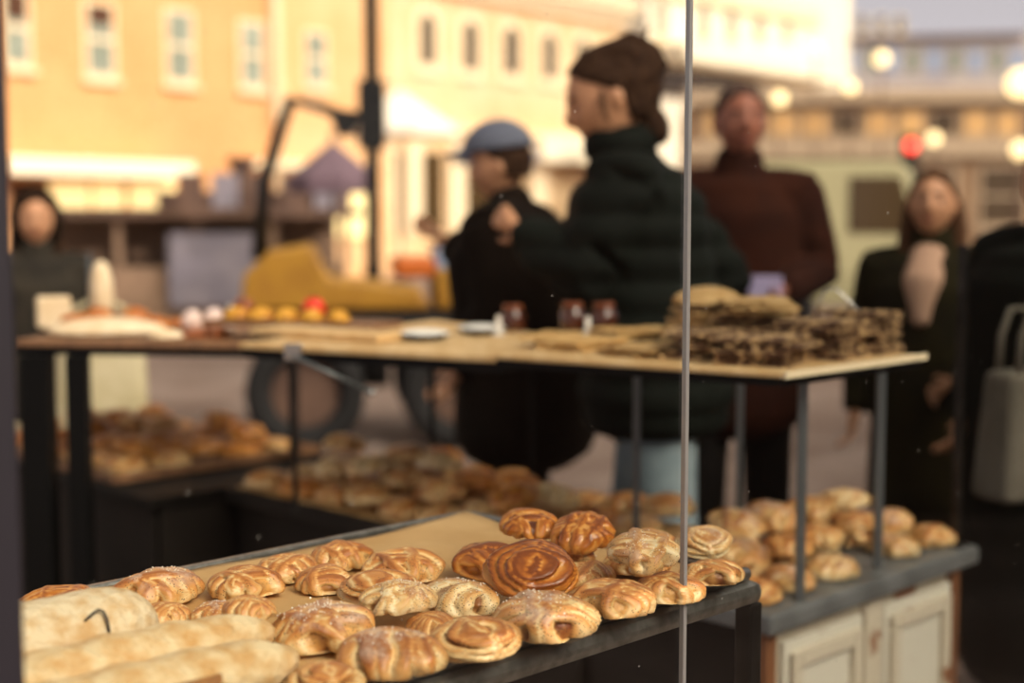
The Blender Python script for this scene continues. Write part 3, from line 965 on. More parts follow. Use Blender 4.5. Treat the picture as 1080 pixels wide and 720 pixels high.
Q0, Q1 = at_z(252, 361, ZM), at_z(529, 376, ZM)
bq = Vector((-(Q1 - Q0).y, (Q1 - Q0).x, 0)).normalized() * .42
Q1b = Q1 + bq; Q0b = Q0 + bq * 1.9
us2 = empty('display_shelf', (Q0 + Q1b) / 2, 0, 'middle shelf board with pale plank and round plates', 'shelf'); us2.location.z = 0
board_of(us2, [Q0, Q1, Q1b, Q0b], ZM, .013, 'palewood')
post_of(us2, at_z(312, 541, ZC - .005), ZC - .0045, ZM - .0335, .006, 'blackmetal')
for p in (Q0b * .96 + Q1b * .04 , Q0b * .3 + Q1b * .7):
    pp_ = p - bq * .10
    post_of(us2, pp_, ZC - .001, ZM - .0335, .007, 'black')
us3 = empty('display_shelf', at_z(135, 350, ZW) * 1.0, 0, 'brown end board of cakes on thick black legs', 'shelf')
us3.location.z = 0
l0 = us3.location.copy()
f0, f1 = at_z(14, 358, ZW), at_z(254, 361, ZW)
ax3 = (f1 - f0).normalized(); bk = Vector((-ax3.y, ax3.x, 0))
poly = [f0, f1, f1 + bk * .76, f0 + bk * .76]
pl2 = [(p.x - l0.x, p.y - l0.y) for p in poly]
MB().prism(pl2, ZW - .016, ZW - .001).build('shelf_board', 'brownwood', us3, bevel=.002)
MB().prism(pl2, ZW - .036, ZW - .0162).build('shelf_underlay', 'black', us3)
for (px, w) in ((75, .05), (30, .07)):
    p = at_z(px, 360, ZW) + bk * (.008 + w / 2) - l0
    MB().box((p.x - w / 2, p.y - w / 2, 0), (p.x + w / 2, p.y + w / 2, ZW - .0365)).build('leg', 'black', us3, bevel=.003)
p = f1 + bk * .50 - ax3 * .02
o = MB().box((p.x - l0.x - .012, p.y - l0.y - .012, ZC - .0115), (p.x - l0.x + .012, p.y - l0.y + .012, ZW - .0365)).build('leg', 'black', us3)
block(o, us3, p)

# slim post of the case at the cabinet's far corner, carrying the glass beyond
cp = empty('case_post', ab(2.70, 1.40, ZC - .005), R(45), 'slim dark steel post on the far corner of the painted cabinet', 'post')
MB().box((-.007, -.007, .004), (.008, .008, .62)).build('upright', 'blackmetal', cp)
MB().box((-.02, -.02, 0), (.02, .02, .0038)).build('base_plate', 'blackmetal', cp)
# slim post seen behind through the pane joint's neighbour
def on_board(px, py, z, lift=0):
    p = at_z(px, py, z); p.z = z + lift; return p


# ---- the buns themselves, resting around the shelf posts
pile(2.055, 6, .124, 1.452, 3, .124, ZC - .005, ['bun_sugar', 'bun', 'bun_pale', 'bun'], 'bun on the peeling white cabinet', r4, 'buns heaped on the painted cabinet', 1.10, True, .0, 3, layer3=True, end='from the table', across=True)
pile(2.065, 4, .115, 1.92, 9, .124, ZC - .0005, ['bun_sugar', 'bun', 'bun', 'bun_dark', 'bun_pale'], 'bun on the long counter', r4, 'buns heaped on the long counter', 1.15, True, .45, 5)
pile(1.93, 5, .118, 3.37, 6, .130, ZC - .002, ['bun_dark', 'bun', 'bun_dark'], 'golden bun on the wooden tray', r4, 'golden buns heaped on the wooden tray', 1.1, True, .6, 8, end='from the counter')


# ---- crispbread sheets
def crisp_mesh(w, d, th, seed, bumps=.0025, n=22, rag=.08):
    rng = random.Random(seed)
    bm = bmesh.new(); top = []; bot = []
    for i in range(n + 1):
        rt, rb = [], []
        for j in range(n + 1):
            u, v = i / n - .5, j / n - .5
            k = 1 + rag * mnoise.noise(Vector((u * 4 + seed, v * 4, 1)))
            x, y = u * w * k, v * d * (1 + rag * mnoise.noise(Vector((u * 5, v * 3 + seed, 7))))
            warp = .004 * mnoise.noise(Vector((u * 2, v * 2, seed)))
            z = th + bumps * mnoise.noise(Vector((x * 90, y * 90, seed))) + warp
            rt.append(bm.verts.new((x, y, z))); rb.append(bm.verts.new((x, y, max(0, warp) * .0)))
        top.append(rt); bot.append(rb)
    for i in range(n):
        for j in range(n):
            bm.faces.new((top[i][j], top[i + 1][j], top[i + 1][j + 1], top[i][j + 1]))
            bm.faces.new((bot[i][j], bot[i][j + 1], bot[i + 1][j + 1], bot[i + 1][j]))
    for i in range(n):
        for (A, B) in (((i, 0), (i + 1, 0)), ((i + 1, n), (i, n))):
            bm.faces.new((bot[A[0]][A[1]], bot[B[0]][B[1]], top[B[0]][B[1]], top[A[0]][A[1]]))
        for (A, B) in (((0, i + 1), (0, i)), ((n, i), (n, i + 1))):
            bm.faces.new((bot[A[0]][A[1]], bot[B[0]][B[1]], top[B[0]][B[1]], top[A[0]][A[1]]))
    bmesh.ops.recalc_face_normals(bm, faces=bm.faces)
    me = bpy.data.meshes.new('crispbread'); bm.to_mesh(me); bm.free()
    me.polygons.foreach_set('use_smooth', [False] * len(me.polygons))
    return me

CR = {m: [] for m in ('flatdark', 'flatpale', 'flat')}
for m in CR:
    for k in range(4):
        me = crisp_mesh(.17, .13, .006, k * 3.3 + len(m), .003 if m != 'flat' else .0016)
        me.materials.append(M[m]); CR[m].append(me)

def stack(a, b, n, m, where, base, group, sx=1, sy=1, yaw=0, jit=.012, gap=.0098, seed=0, cat='crispbread', kind='crispbread'):
    rng = random.Random(seed); z = base
    for i in range(n):
        me = rng.choice(CR[m])
        p = ab(a + rng.uniform(-jit, jit), b + rng.uniform(-jit, jit))
        o = link(kind, me, None, None, loc=(p.x, p.y, z)); o.scale = (sx * rng.uniform(.93, 1.05), sy * rng.uniform(.93, 1.05), 1)
        o.rotation_euler = (0, 0, R(45 + yaw + rng.uniform(-14, 14)))
        if n == 1: lab = where[0]
        elif i == n - 1: lab = f"topmost {where[1]}"
        elif i == 0: lab = f"lowest {where[1]}"
        else: lab = f"{ORD[i]} from the bottom, {where[1]}"
        tag(o, lab, cat, group); z += gap
    return z

SB = ZS + .0006
stack(2.06, 1.43, 5, 'flatdark', ('', 'dark seeded crispbread of the stack at the shelf corner'), SB, 'dark seeded crispbreads', 1.05, 1.05, 10, seed=1)
stack(2.24, 1.425, 7, 'flatdark', ('', 'dark seeded crispbread of the stack at the shelf end middle'), SB, 'dark seeded crispbreads', .95, .95, 0, seed=2)
stack(2.36, 1.43, 8, 'flatdark', ('', 'dark seeded crispbread of the stack at the far shelf end'), SB, 'dark seeded crispbreads', .62, 1.0, 0, jit=.006, seed=3)
stack(2.09, 1.585, 5, 'flatdark', ('', 'dark seeded crispbread of the stack behind the pane joint'), SB, 'dark seeded crispbreads', 1.1, 1.0, 40, seed=4)
zt = stack(2.27, 1.60, 7, 'flatdark', ('', 'brown crispbread under the pale slabs'), SB, 'dark seeded crispbreads', 1.0, 1.05, 20, seed=5)
stack(2.27, 1.60, 3, 'flatpale', ('', 'pale crispbread slab on the brown stack'), zt + .001, 'pale crispbread slabs', 1.15, 1.0, 30, seed=6)
stack(2.30, 1.745, 7, 'flatpale', ('', 'pale crispbread of the heap under the rounded loaf'), SB, 'pale crispbread slabs', .95, .8, 60, seed=7)
def pstack(px, py, *a_, **k_):
    p = at_z(px, py, ZS); stack((p.x + p.y) / S2, (p.y - p.x) / S2, *a_, **k_)
pstack(690, 372, 2, 'flatpale', ('', 'tan flatbread of the pair before the pane joint'), SB, 'tan flatbreads', 1.15, .95, 0, seed=8, cat='flatbread', kind='flatbread', jit=.005)
pstack(612, 366, 2, 'flat', ('', 'tan flatbread of the pair beside the shelf step'), SB, 'tan flatbreads', 1.05, .8, 20, seed=9, cat='flatbread', kind='flatbread', jit=.005)
pstack(668, 354, 2, 'flat', ('', 'tan flatbread of the pair at the shelf back before the puffer jacket'), SB, 'tan flatbreads', 1.0, .8, -20, seed=10, cat='flatbread', kind='flatbread', jit=.005)
pstack(585, 356, 1, 'flat', ('single golden flatbread lying next to the round plates',), SB, 'tan flatbreads', 1.0, .75, 15, seed=11, cat='flatbread', kind='flatbread')

def dome(name, c, rx, ry, h, m, label, cat, rz=0, group=None, seed=0, parent=None, power=.5):
    bm = bmesh.new()
    bmesh.ops.create_icosphere(bm, subdivisions=4, radius=1)
    for v in bm.verts:
        d = v.co.normalized()
        k = 1 + .07 * mnoise.noise(d * 2.2 + Vector((seed, 0, 0)))
        z = d.z * .5 + .5
        v.co = Vector((d.x * rx * k, d.y * ry * k, max(0, (d.z * k if d.z > 0 else d.z * .18) + .18) / 1.18 * h))
    me = bpy.data.meshes.new(name); bm.to_mesh(me); bm.free()
    o = link(name, me, m, parent, True, loc=c); o.rotation_euler = (0, 0, rz)
    return tag(o, label, cat, group)

# round pale loaf leaning on the crispbread heap
dome('flat_loaf', ab(2.30, 1.745, SB + .075), .085, .065, .038, 'flatpale', 'rounded pale loaf on top of the crispbread heap by the pane joint', 'bread', R(60), seed=3)

# ---- middle board: pale plank, plates, jars, tags, bracket
a0m = 1.98
pk = MB().box((-.19, -.06, 0), (.19, .06, .018)).build('wooden_plank', 'palewood', loc=on_board(345, 357, ZL, .0005) + Vector((.0, .03, 0)), bevel=.004)
pk.rotation_euler = (0, 0, R(-34))
tag(pk, 'pale wooden serving plank lying across the middle shelf', 'board')

def plate(c, r, label):
    e = empty('plate', c, 0, label, 'plate', 'round plates on the middle shelf')
    MB().lathe([(r * .6, 0), (r * .7, .003), (r, .010), (r, .013), (r * .93, .012), (r * .66, .006), (.001, .006)], n=36).build('plate_body', 'wire', e, True)
    dome('round_flatbread', (0, 0, .0125), r * .94, r * .94, .010, 'white', None, None, seed=r * 50, parent=e)
    return e
plate(on_board(447, 358, ZL, .0005), .06, 'round plate topped with white bread beside the pale plank')
plate(on_board(508, 352, ZL, .0005), .058, 'round plate topped with white bread beside the small jar')

def jar(px, py, z, label, D=None):
    c = on_board(px, py, z, .0006)
    e = empty('glass_jar', c, 0, label, 'jar', 'small brown jars on the shelf')
    MB().lathe([(.026, 0), (.029, .004), (.029, .04), (.022, .048), (.022, .052), (.020, .052), (.02, .047), (.001, .046)], n=24).build('jar_body', 'jar', e, True)
    MB().lathe([(.0235, .0525), (.0235, .062), (.001, .063)], n=24).build('lid', 'brownglaze', e, True)
    return e
jar(541, 349, ZL, 'small brown jar behind the round plates on the middle shelf')
jar(604, 348, ZS, 'small brown jar at the shelf back next to the tan flatbreads')
jar(637, 349, ZS, 'small brown jar nearest to the tan flatbreads by the puffer jacket')

def price_tag(c, h, w, label, rz=0, tilt=0, card='white'):
    e = empty('price_tag', c, rz, label, 'price tag', 'price tags on sticks')
    MB().box((-.014, -.006, 0), (.014, .006, .006)).build('foot', 'white', e, bevel=.001)
    mb = MB().box((-w / 2, -.0015, .0062), (w / 2, .0015, h)); o = mb.build('card', card, e, bevel=.0005)
    e.rotation_euler = (R(tilt), 0, rz)
    return e
price_tag(on_board(526, 354, ZL, .0006), .045, .012, 'narrow white tag standing by the second round plate')
price_tag(on_board(620, 354, ZS, .0006), .04, .012, 'narrow white tag standing between the two shelf jars', 0, -4)

# silver clamp with a thin rod hanging from the middle board's edge
kl = on_board(310, 370, ZL)
e = empty('shelf_clamp', kl + Vector((0, -.012, 0)), 0, 'shiny steel clamp with a rod on the middle shelf edge', 'clamp')
MB().box((-.018, -.002, -.02), (.018, .006, .016)).box((-.018, .0062, .0012), (.018, .03, .006)).build('jaw', 'chrome', e, bevel=.003)
p1 = at_d(392, 414, kl.y + .02) - e.location
MB().rod((0, -.006, -.008), p1, .004).build('rod', 'greymetal', e, True)
MB().ball(p1, .008).build('rod_end', 'chrome', e, True)
# transparent-looking wire tag holder over the seeded crispbread
wc = ab(2.245, 1.425, SB + .073)
e = empty('wire_tag_holder', wc, R(0), 'bent steel wire tag holder standing on the seeded crispbread', 'tag holder')
MB().tube([(-.02, 0, 0), (-.015, 0, .03), (-.008, 0, .045), (.004, 0, .048), (.016, 0, .044), (.05, 0, .012), (.06, 0, .004)], .0016, 8).build('wire', 'chrome', e, True)
MB().ball((.016, -.003, .044), .004).build('clip_ball', 'chrome', e, True)

# ---- end board: cakes and breads
def ob(px, py, lift=0.0006): return on_board(px, py, ZW, lift)
o = MB().box((-.045, -.035, 0), (.045, .035, .085)).build('cake_slice', 'cream', loc=ob(42, 349) + Vector((0, .12, 0)), bevel=.008, seg=3); o.rotation_euler = (0, 0, R(20))
tag(o, 'cream coloured square cake piece at the end of the brown board', 'cake')
o = dome('flat_loaf', ob(100, 354) + Vector((.02, .04, 0)), .15, .085, .045, 'cream', 'broad pale domed loaf lying before the glazed buns', 'bread', R(10), seed=1)
for i, (px, py, lx, ly, lab) in enumerate([
    (66, 351, .0, .11, 'dark glazed bun beside the cream cake piece'),
    (86, 345, .0, .16, 'dark glazed bun behind the broad pale loaf, nearest the cake piece'),
    (126, 345, .0, .16, 'dark glazed bun behind the broad pale loaf, by the paper cone')]):
    e = dome('glazed_bun', ob(px, py) + Vector((lx, ly, 0)), .048, .042, .046, 'orangeglaze', lab, 'bun', R(30 * i), 'glazed buns on the end board', seed=10 + i)
for i, (px, py, lab) in enumerate([(163, 347, 'flat orange pastry beside the broad pale loaf'), (188, 344, 'flat orange pastry next to the pale meringues'),
                                   (176, 357, 'flat pale pastry on the front edge of the end board'), (162, 341, 'flat orange pastry at the back of the end board')]):
    dome('flat_pastry', ob(px, py), .045, .035, .022, 'cream' if i == 2 else 'orangeglaze', lab, 'pastry', R(20 * i), 'flat pastries on the end board', seed=20 + i)
e = empty('paper_cone', ob(108, 338), 0, 'upright cream paper cone of bread on the end board', 'paper cone')
MB().lathe([(.022, 0), (.03, .03), (.034, .07), (.032, .12), (.022, .16), (.008, .174), (.001, .176)], n=24).build('paper_wrap', 'cream', e, True)
for i, (px, py, lab) in enumerate([(203, 348, 'pale pink meringue ball nearer the broad loaf'), (226, 346, 'pale pink meringue ball nearer the red tomato')]):
    e = empty('meringue', ob(px, py), 0, lab, 'meringue', 'pale meringue balls')
    MB().lathe([(.018, 0), (.026, .006), (.030, .02), (.028, .036), (.019, .048), (.008, .054), (.001, .056)], n=24).build('meringue_body', 'meringue', e, True)
    MB().lathe([(.028, 0), (.031, -.0), (.031, .004), (.027, .004)], n=24).build('paper_cup', 'brownglaze', e)
for i, (px, py, lab) in enumerate([(206, 356, 'brown chocolate square below the first meringue'), (230, 356, 'brown chocolate square below the second meringue')]):
    o = MB().box((-.03, -.02, 0), (.03, .02, .018)).build('chocolate_square', 'brownglaze', loc=ob(px, py), bevel=.004); o.rotation_euler = (0, 0, R(15 + 40 * i))
    tag(o, lab, 'pastry', 'chocolate squares')
price_tag(ob(239, 345) + Vector((.01, .0, 0)), .062, .008, 'thin white tag leaning beside the second meringue', R(10), 0)
price_tag(ob(97, 338) + Vector((-.012, .03, 0)), .20, .010, 'tall thin grey tag behind the paper cone', 0, 0, 'greymetal')

# behind the plank: yellow pastries and the tomato on a rear board
rb = empty('serving_board', on_board(318, 343.5, ZM), R(-22), 'dark serving board of yellow pastries behind the pale plank', 'board')
rb.location.z = ZM + .0004
MB().box((-.24, -.085, 0), (.24, .085, .014)).build('board_slab', 'brownwood', rb, bevel=.003)
rm = rb.matrix_world
bpy.context.view_layer.update()
for i in range(5):
    p = rb.matrix_world @ Vector((-.16 + i * .072, -.045, .0146))
    dome('yellow_pastry', p, .036, .03, .032, 'yellowbake', f"yellow baked pastry behind the plank, {ORD[i]} in its row from the meringues", 'pastry', R(25 * i), 'yellow pastries on the rear board', seed=40 + i)
def ball_at(name, px, py, r, m, lab, cat, stem=None):
    # stands on the rear board at its own depth
    p = rb.matrix_world @ Vector((0, .03, .0146))
    q = at_d(px, py, p.y); 
    for _ in range(12):
        loc = rb.matrix_world.inverted() @ Vector((q.x, q.y, p.z))
        q = at_d(px, py, (rb.matrix_world @ Vector((loc.x, .03, .0146))).y)
    loc = rb.matrix_world @ Vector((loc.x, .03, .0148))
    e = empty(name, loc, 0, lab, cat)
    MB().ball((0, 0, r * .93), r, 24, 16, (1, 1, .93)).build('fruit' if stem else 'ball', m, e, True)
    if stem:
        mb = MB()
        for k in range(5):
            a = k * 2 * math.pi / 5
            mb.rod((0, 0, r * 1.86), (.014 * math.cos(a), .014 * math.sin(a), r * 1.86 + .002), .002, .0006, 6)
        mb.rod((0, 0, r * 1.84), (.002, 0, r * 1.84 + .012), .002, n=6)
        mb.build('calyx', stem, e)
    return e
M['calyx'] = mat('green_calyx', '4d5a25', .7)
ball_at('tomato', 331, 328, .030, 'red', 'bright red tomato on the board behind the pale plank', 'tomato', 'calyx')
ball_at('chocolate_ball', 257, 322, .028, 'brownglaze', 'brown glazed ball beside the second meringue', 'pastry')

# ------------------------------------------------------------------ people
def skin_mesh(nodes, edges, root=0, sub=1):
    """nodes: list of (Vector, radius)"""
    bm = bmesh.new()
    lay = bm.verts.layers.skin.verify()
    vs = []
    for i, (p, r) in enumerate(nodes):
        v = bm.verts.new(p); r = r if isinstance(r, tuple) else (r, r)
        v[lay].radius = r; v[lay].use_root = (i == root); vs.append(v)
    for a, b in edges: bm.edges.new((vs[a], vs[b]))
    me = bpy.data.meshes.new('tmp'); bm.to_mesh(me); bm.free()
    o = bpy.data.objects.new('tmp', me); C.objects.link(o)
    o.modifiers.new('s', 'SKIN').use_smooth_shade = True
    if sub:
        m = o.modifiers.new('d', 'SUBSURF'); m.levels = m.render_levels = sub
    out = bpy.data.meshes.new_from_object(o.evaluated_get(bpy.context.evaluated_depsgraph_get()))
    bpy.data.objects.remove(o); bpy.data.meshes.remove(me)
    return out


def loft_mesh(chains, n=22):
    """closed tapered tubes with rounded ends; chain = [(point, (rx, ry)), ...], rx across, ry front to back"""
    bm = bmesh.new()
    for ch in chains:
        P = [p for p, _ in ch]
        Rr = [r if isinstance(r, tuple) else (r, r) for _, r in ch]
        rings = []
        def ring(c, t, rx, ry):
            x = Vector((1, 0, 0)) if abs(t.z) > .75 else Vector((0, 0, 1)).cross(t)
            x = (x - t * x.dot(t)).normalized(); y = t.cross(x).normalized()
            rings.append([bm.verts.new(c + x * rx * math.cos(2 * math.pi * k / n) + y * ry * math.sin(2 * math.pi * k / n)) for k in range(n)])
        m = len(P)
        t0 = (P[1] - P[0]).normalized(); t1 = (P[-1] - P[-2]).normalized()
        e0, e1 = min(Rr[0]) * .6, min(Rr[-1]) * .6
        for a in (80, 55, 28): ring(P[0] - t0 * e0 * math.sin(R(a)), t0, Rr[0][0] * math.cos(R(a)), Rr[0][1] * math.cos(R(a)))
        for i in range(m - 1):
            for q in range(6):
                f = q / 6; f2 = f * f * (3 - 2 * f)
                ta = (P[i + 1] - P[i - 1]).normalized() if i > 0 else t0
                tb = (P[i + 2] - P[i]).normalized() if i + 2 < m else t1
                ring(P[i].lerp(P[i + 1], f), ta.lerp(tb, f).normalized(), Rr[i][0] * (1 - f2) + Rr[i + 1][0] * f2, Rr[i][1] * (1 - f2) + Rr[i + 1][1] * f2)
        for a in (0, 28, 55, 80): ring(P[-1] + t1 * e1 * math.sin(R(a)), t1, Rr[-1][0] * math.cos(R(a)), Rr[-1][1] * math.cos(R(a)))
        for A, B in zip(rings, rings[1:]):
            for k in range(n): bm.faces.new((A[k], A[(k + 1) % n], B[(k + 1) % n], B[k]))
        bm.faces.new(rings[0][::-1]); bm.faces.new(rings[-1])
    bmesh.ops.recalc_face_normals(bm, faces=bm.faces)
    me = bpy.data.meshes.new('loft'); bm.to_mesh(me); bm.free()
    return me


def remesh(meshes, voxel, smooth=3):
    bm = bmesh.new()
    for m in meshes:
        bm.from_mesh(m); 
    me = bpy.data.meshes.new('tmp'); bm.to_mesh(me); bm.free()
    for m in meshes: bpy.data.meshes.remove(m)
    o = bpy.data.objects.new('tmp', me); C.objects.link(o)
    r = o.modifiers.new('r', 'REMESH'); r.mode = 'VOXEL'; r.voxel_size = voxel
    if smooth:
        s = o.modifiers.new('s', 'SMOOTH'); s.iterations = smooth; s.factor = .5
    out = bpy.data.meshes.new_from_object(o.evaluated_get(bpy.context.evaluated_depsgraph_get()))
    bpy.data.objects.remove(o); bpy.data.meshes.remove(me)
    out.polygons.foreach_set('use_smooth', [True] * len(out.polygons))
    return out


def gauss(d, c, w):
    return math.exp(-((d - c).length_squared) / (w * w))


def head_mesh(grow=0.0, features=True):
    bm = bmesh.new()
    bmesh.ops.create_icosphere(bm, subdivisions=5, radius=1)
    for v in bm.verts:
        d = v.co.normalized()
        x, y, z = d.x * .076, d.y * .096, d.z * .118
        if d.z < 0:
            t = -d.z
            x *= 1 - .30 * t * t
            y = y * (1 - .12 * t) + .012 * t
            if d.y < 0: y *= 1 - .35 * t
        if features:
            f = .024 * gauss(d, Vector((0, .99, -.12)), .16) + .010 * gauss(d, Vector((0, .99, .05)), .12)
            f += .006 * gauss(d, Vector((0, .93, .32)), .35)
            f -= .010 * (gauss(d, Vector((.36, .92, .12)), .17) + gauss(d, Vector((-.36, .92, .12)), .17))
            f += .007 * gauss(d, Vector((0, .9, -.47)), .16)
            f += .010 * gauss(d, Vector((0, .75, -.75)), .22)
            f += .004 * (gauss(d, Vector((.55, .75, -.15)), .25) + gauss(d, Vector((-.55, .75, -.15)), .25))
            y += f
        v.co = Vector((x, y, z)) * (1 + grow)
    if features:
        for s in (-1, 1):
            bmesh.ops.create_uvsphere(bm, u_segments=14, v_segments=10, radius=1, matrix=Matrix.Translation((s * .079, -.008, -.005)) @ Matrix.Rotation(s * .35, 4, 'Z') @ Matrix.Diagonal((.009, .019, .031, 1)))
    me = bpy.data.meshes.new('head'); bm.to_mesh(me); bm.free()
    return me


def hand_nodes(nodes, edges, wi, wrist, dirv, side, s, curl):
    """palm and five separate fingers; dirv points along the hand, side is the thumb side"""
    dirv = dirv.normalized(); side = (side - dirv * side.dot(dirv)).normalized()
    nrm = dirv.cross(side).normalized()
    def add(p, r, par):
        nodes.append((p, r * s)); edges.append((par, len(nodes) - 1)); return len(nodes) - 1
    base = add(wrist + dirv * .035 * s, (.020), wi)
    palm = add(wrist + dirv * .060 * s, (.022), base)
    for k, (off, ln) in enumerate(((.026, .068), (.009, .076), (-.009, .071), (-.026, .056))):
        a = add(wrist + (dirv * .088 + side * off) * s, .0105, palm)
        b = add(nodes[a][0] + (dirv * .55 + nrm * curl * .35) * ln * s, .0092, a)
        c = add(nodes[b][0] + (dirv * .40 + nrm * curl * .8) * ln * .75 * s, .0078, b)
    a = add(wrist + (dirv * .030 + side * .034) * s, .0115, base)
    b = add(nodes[a][0] + (dirv * .030 + side * .018 + nrm * curl * .012) * s, .0098, a)
    add(nodes[b][0] + (dirv * .026 + side * .002 + nrm * curl * .014) * s, .0085, b)


def person(name, loc, yaw, H, label, lean=0.0, head_rot=(0, 0, 0), armL=None, armR=None, coat='darkcoat', trousers='darktrousers', skin='skin', hair='hairdark',
           hairstyle='short', coat_hem=.80, bulk=1.0, quilt=False, hood=None, cap=None, extras=None, collar=True, stride=.05, hscale=1.0):
    s = H / 1.75
    root = empty(name, loc, yaw, label, 'person')
    def V(x, y, z):
        y2 = y + (lean * (z - .95) if z > .95 else 0)
        return Vector((x, y2, z)) * s
    L = armL or ((.245, -.03, 1.14), (.26, .10, .88))
    Rr = armR or ((-.245, -.03, 1.14), (-.26, .10, .88))
    nodes, edges = [], []
    def add(p, r, par=None):
        nodes.append((p, (r[0] * s, r[1] * s) if isinstance(r, tuple) else r * s))
        if par is not None: edges.append((par, len(nodes) - 1))
        return len(nodes) - 1
    pel = add(V(0, 0, .95), (.15, .11))
    sp = add(V(0, 0, 1.12), (.135, .10), pel)
    ch = add(V(0, 0, 1.32), (.155, .11), sp)
    nk = add(V(0, -.01, 1.47), .058, ch)
    hd0 = add(V(0, .0, 1.54), .055, nk)
    def arm(sx, J):
        sh = add(V(sx * .175, -.005, 1.42), .062, ch)
        el = add(V(*J[0]), .044, sh)
        fm = add((V(*J[0]) * .5 + V(*J[1]) * .5), .040, el)
        wr = add(V(*J[1]), .026, fm)
        d = V(*J[1]) - V(*J[0])
        hand_nodes(nodes, edges, wr, V(*J[1]), d, Vector((-sx * .5, .9, .2)), s, .8 * sx)
        return sh, el, wr
    arm(1, L); arm(-1, Rr)
    legs = []
    for sx in (1, -1):
        st = stride * sx
        hp = add(V(sx * .095, 0, .88), .092, pel); kn = add(V(sx * .105, st + .015, .50), .062, hp)
        an = add(V(sx * .11, st - .01, .10), .042, kn); he = add(V(sx * .112, st + .05, .045), .036, an)
        add(V(sx * .118, st + .15, .03), .028, he)
    body = skin_mesh(nodes, edges, 0, 1)
    hc = V(0, .015, 1.625)
    hm = head_mesh()
    HM = Matrix.Translation(hc) @ Euler([R(a) for a in head_rot]).to_matrix().to_4x4() @ Matrix.Scale(s * hscale, 4)
    hm.transform(HM)
    bd = remesh([body, hm], .0085 * s, 2)
    link('body', bd, skin, root, True)
    # face details
    for sx in (-1, 1):
        mb = MB().ball((sx * .032, .0735, .014), .0105, 14, 10)
        for v in mb.bm.verts: v.co = HM @ v.co
        mb.build('eye', 'eye', root, True)
        mb = MB().rod((sx * .014, .0905, .034), (sx * .05, .078, .034), .0035, .002, 8)
        for v in mb.bm.verts: v.co = HM @ v.co
        mb.build('eyebrow', hair, root, True)
    mb = MB().ball((0, .092, -.052), .006, 14, 8, (3.4, .9, .8))
    for v in mb.bm.verts: v.co = HM @ v.co
    mb.build('lips', 'lips', root, True)
    # coat
    b = bulk
    q = lambda p, r: (p, (r[0] * s, r[1] * s) if isinstance(r, tuple) else r * s)
    chains = [[q(V(0, 0, coat_hem), (.20 * b, .155 * b)), q(V(0, 0, .98), (.190 * b, .150 * b)), q(V(0, .005, 1.16), (.180 * b, .145 * b)),
               q(V(0, .0, 1.32), (.195 * b, .145 * b)), q(V(0, -.005, 1.41), (.165 * b, .115 * b)), q(V(0, -.01, 1.46), (.085, .08))]]
    if collar: chains.append([q(V(0, -.01, 1.42), .088), q(V(0, -.004, 1.515), .078)])
    for sx, J in ((1, L), (-1, Rr)):
        chains.append([q(V(sx * .10, -.005, 1.40), .075 * b), q(V(sx * .19, -.005, 1.395), .080 * b), q(V(*J[0]) * .5 + V(sx * .19, -.005, 1.395) * .5, .070 * b),
                       q(V(*J[0]), .064 * b), q((V(*J[0]) * .5 + V(*J[1]) * .5), .056 * b), q(V(*J[0]) * .06 + V(*J[1]) * .94, .044 * b)])
    cm = remesh([loft_mesh(chains)], .011 * s, 4)
    if quilt:
        nrm = [v.normal.copy() for v in cm.vertices]
        for v, n in zip(cm.vertices, nrm):
            v.co += n * (.013 * abs(math.sin(v.co.z * math.pi / .085)) - .004)
    link('coat', cm, coat, root, True)
    # trousers
    chains = [[q(V(0, 0, .86), (.16, .12)), q(V(0, 0, 1.0), (.16, .125))]]
    for sx in (1, -1):
        st = stride * sx
        chains.append([q(V(sx * .085, 0, .92), (.09, .10)), q(V(sx * .095, 0, .82), (.098, .105)), q(V(sx * .105, st + .012, .50), .080), q(V(sx * .11, st - .01, .13), .066)])
    link('trousers', remesh([loft_mesh(chains)], .012 * s, 3), trousers, root, True)
    for sx in (1, -1):
        st = stride * sx
        nodes, edges = [], []
        a = add(V(sx * .11, st - .02, .09), .052); h = add(V(sx * .112, st + .02, .05), .048, a); add(V(sx * .118, st + .17, .04), .038, h)
        sm = remesh([skin_mesh(nodes, edges, 0, 1)], .008 * s, 1)
        zmin = min(v.co.z for v in sm.vertices)
        for v in sm.vertices: v.co.z = max(.0, v.co.z)
        link('shoe', sm, 'shoe', root, True)
    # hair: a shell over the skull, open at the face
    bm = bmesh.new()
    bmesh.ops.create_icosphere(bm, subdivisions=5, radius=1)
    for v in bm.verts:
        d = v.co.normalized()
        g = .010 + .010 * max(0, -d.y) + .006 * mnoise.noise(d * 6)
        x, y, z = d.x * (.076 + g), d.y * (.096 + g), d.z * (.118 + g)
        if hairstyle == 'updo':
            k = gauss(d, Vector((0, -.85, .45)), .75)
            y -= .055 * k; z += .010 * k; x *= 1 + .15 * k
            q_ = .016 * mnoise.noise(Vector((d.x * 9, d.y * 2.5, d.z * 3))) * (1 if d.y < .4 else .4)
            x += d.x * q_; y += d.y * q_; z += d.z * q_
        if d.z < 0: y *= .92; x *= .97
        face = d.y > -.25 and d.z < .27 + .74 * d.y - .15 * abs(d.x)
        if hairstyle == 'short': nape = d.z < -.35
        else: nape = d.z < -.6
        v.co = Vector((x, y, z)) if not (face or nape) else Vector((d.x * .06, d.y * .078, d.z * .10))
    ms = []
    hmesh = bpy.data.meshes.new('h'); bm.to_mesh(hmesh); bm.free(); ms.append(hmesh)
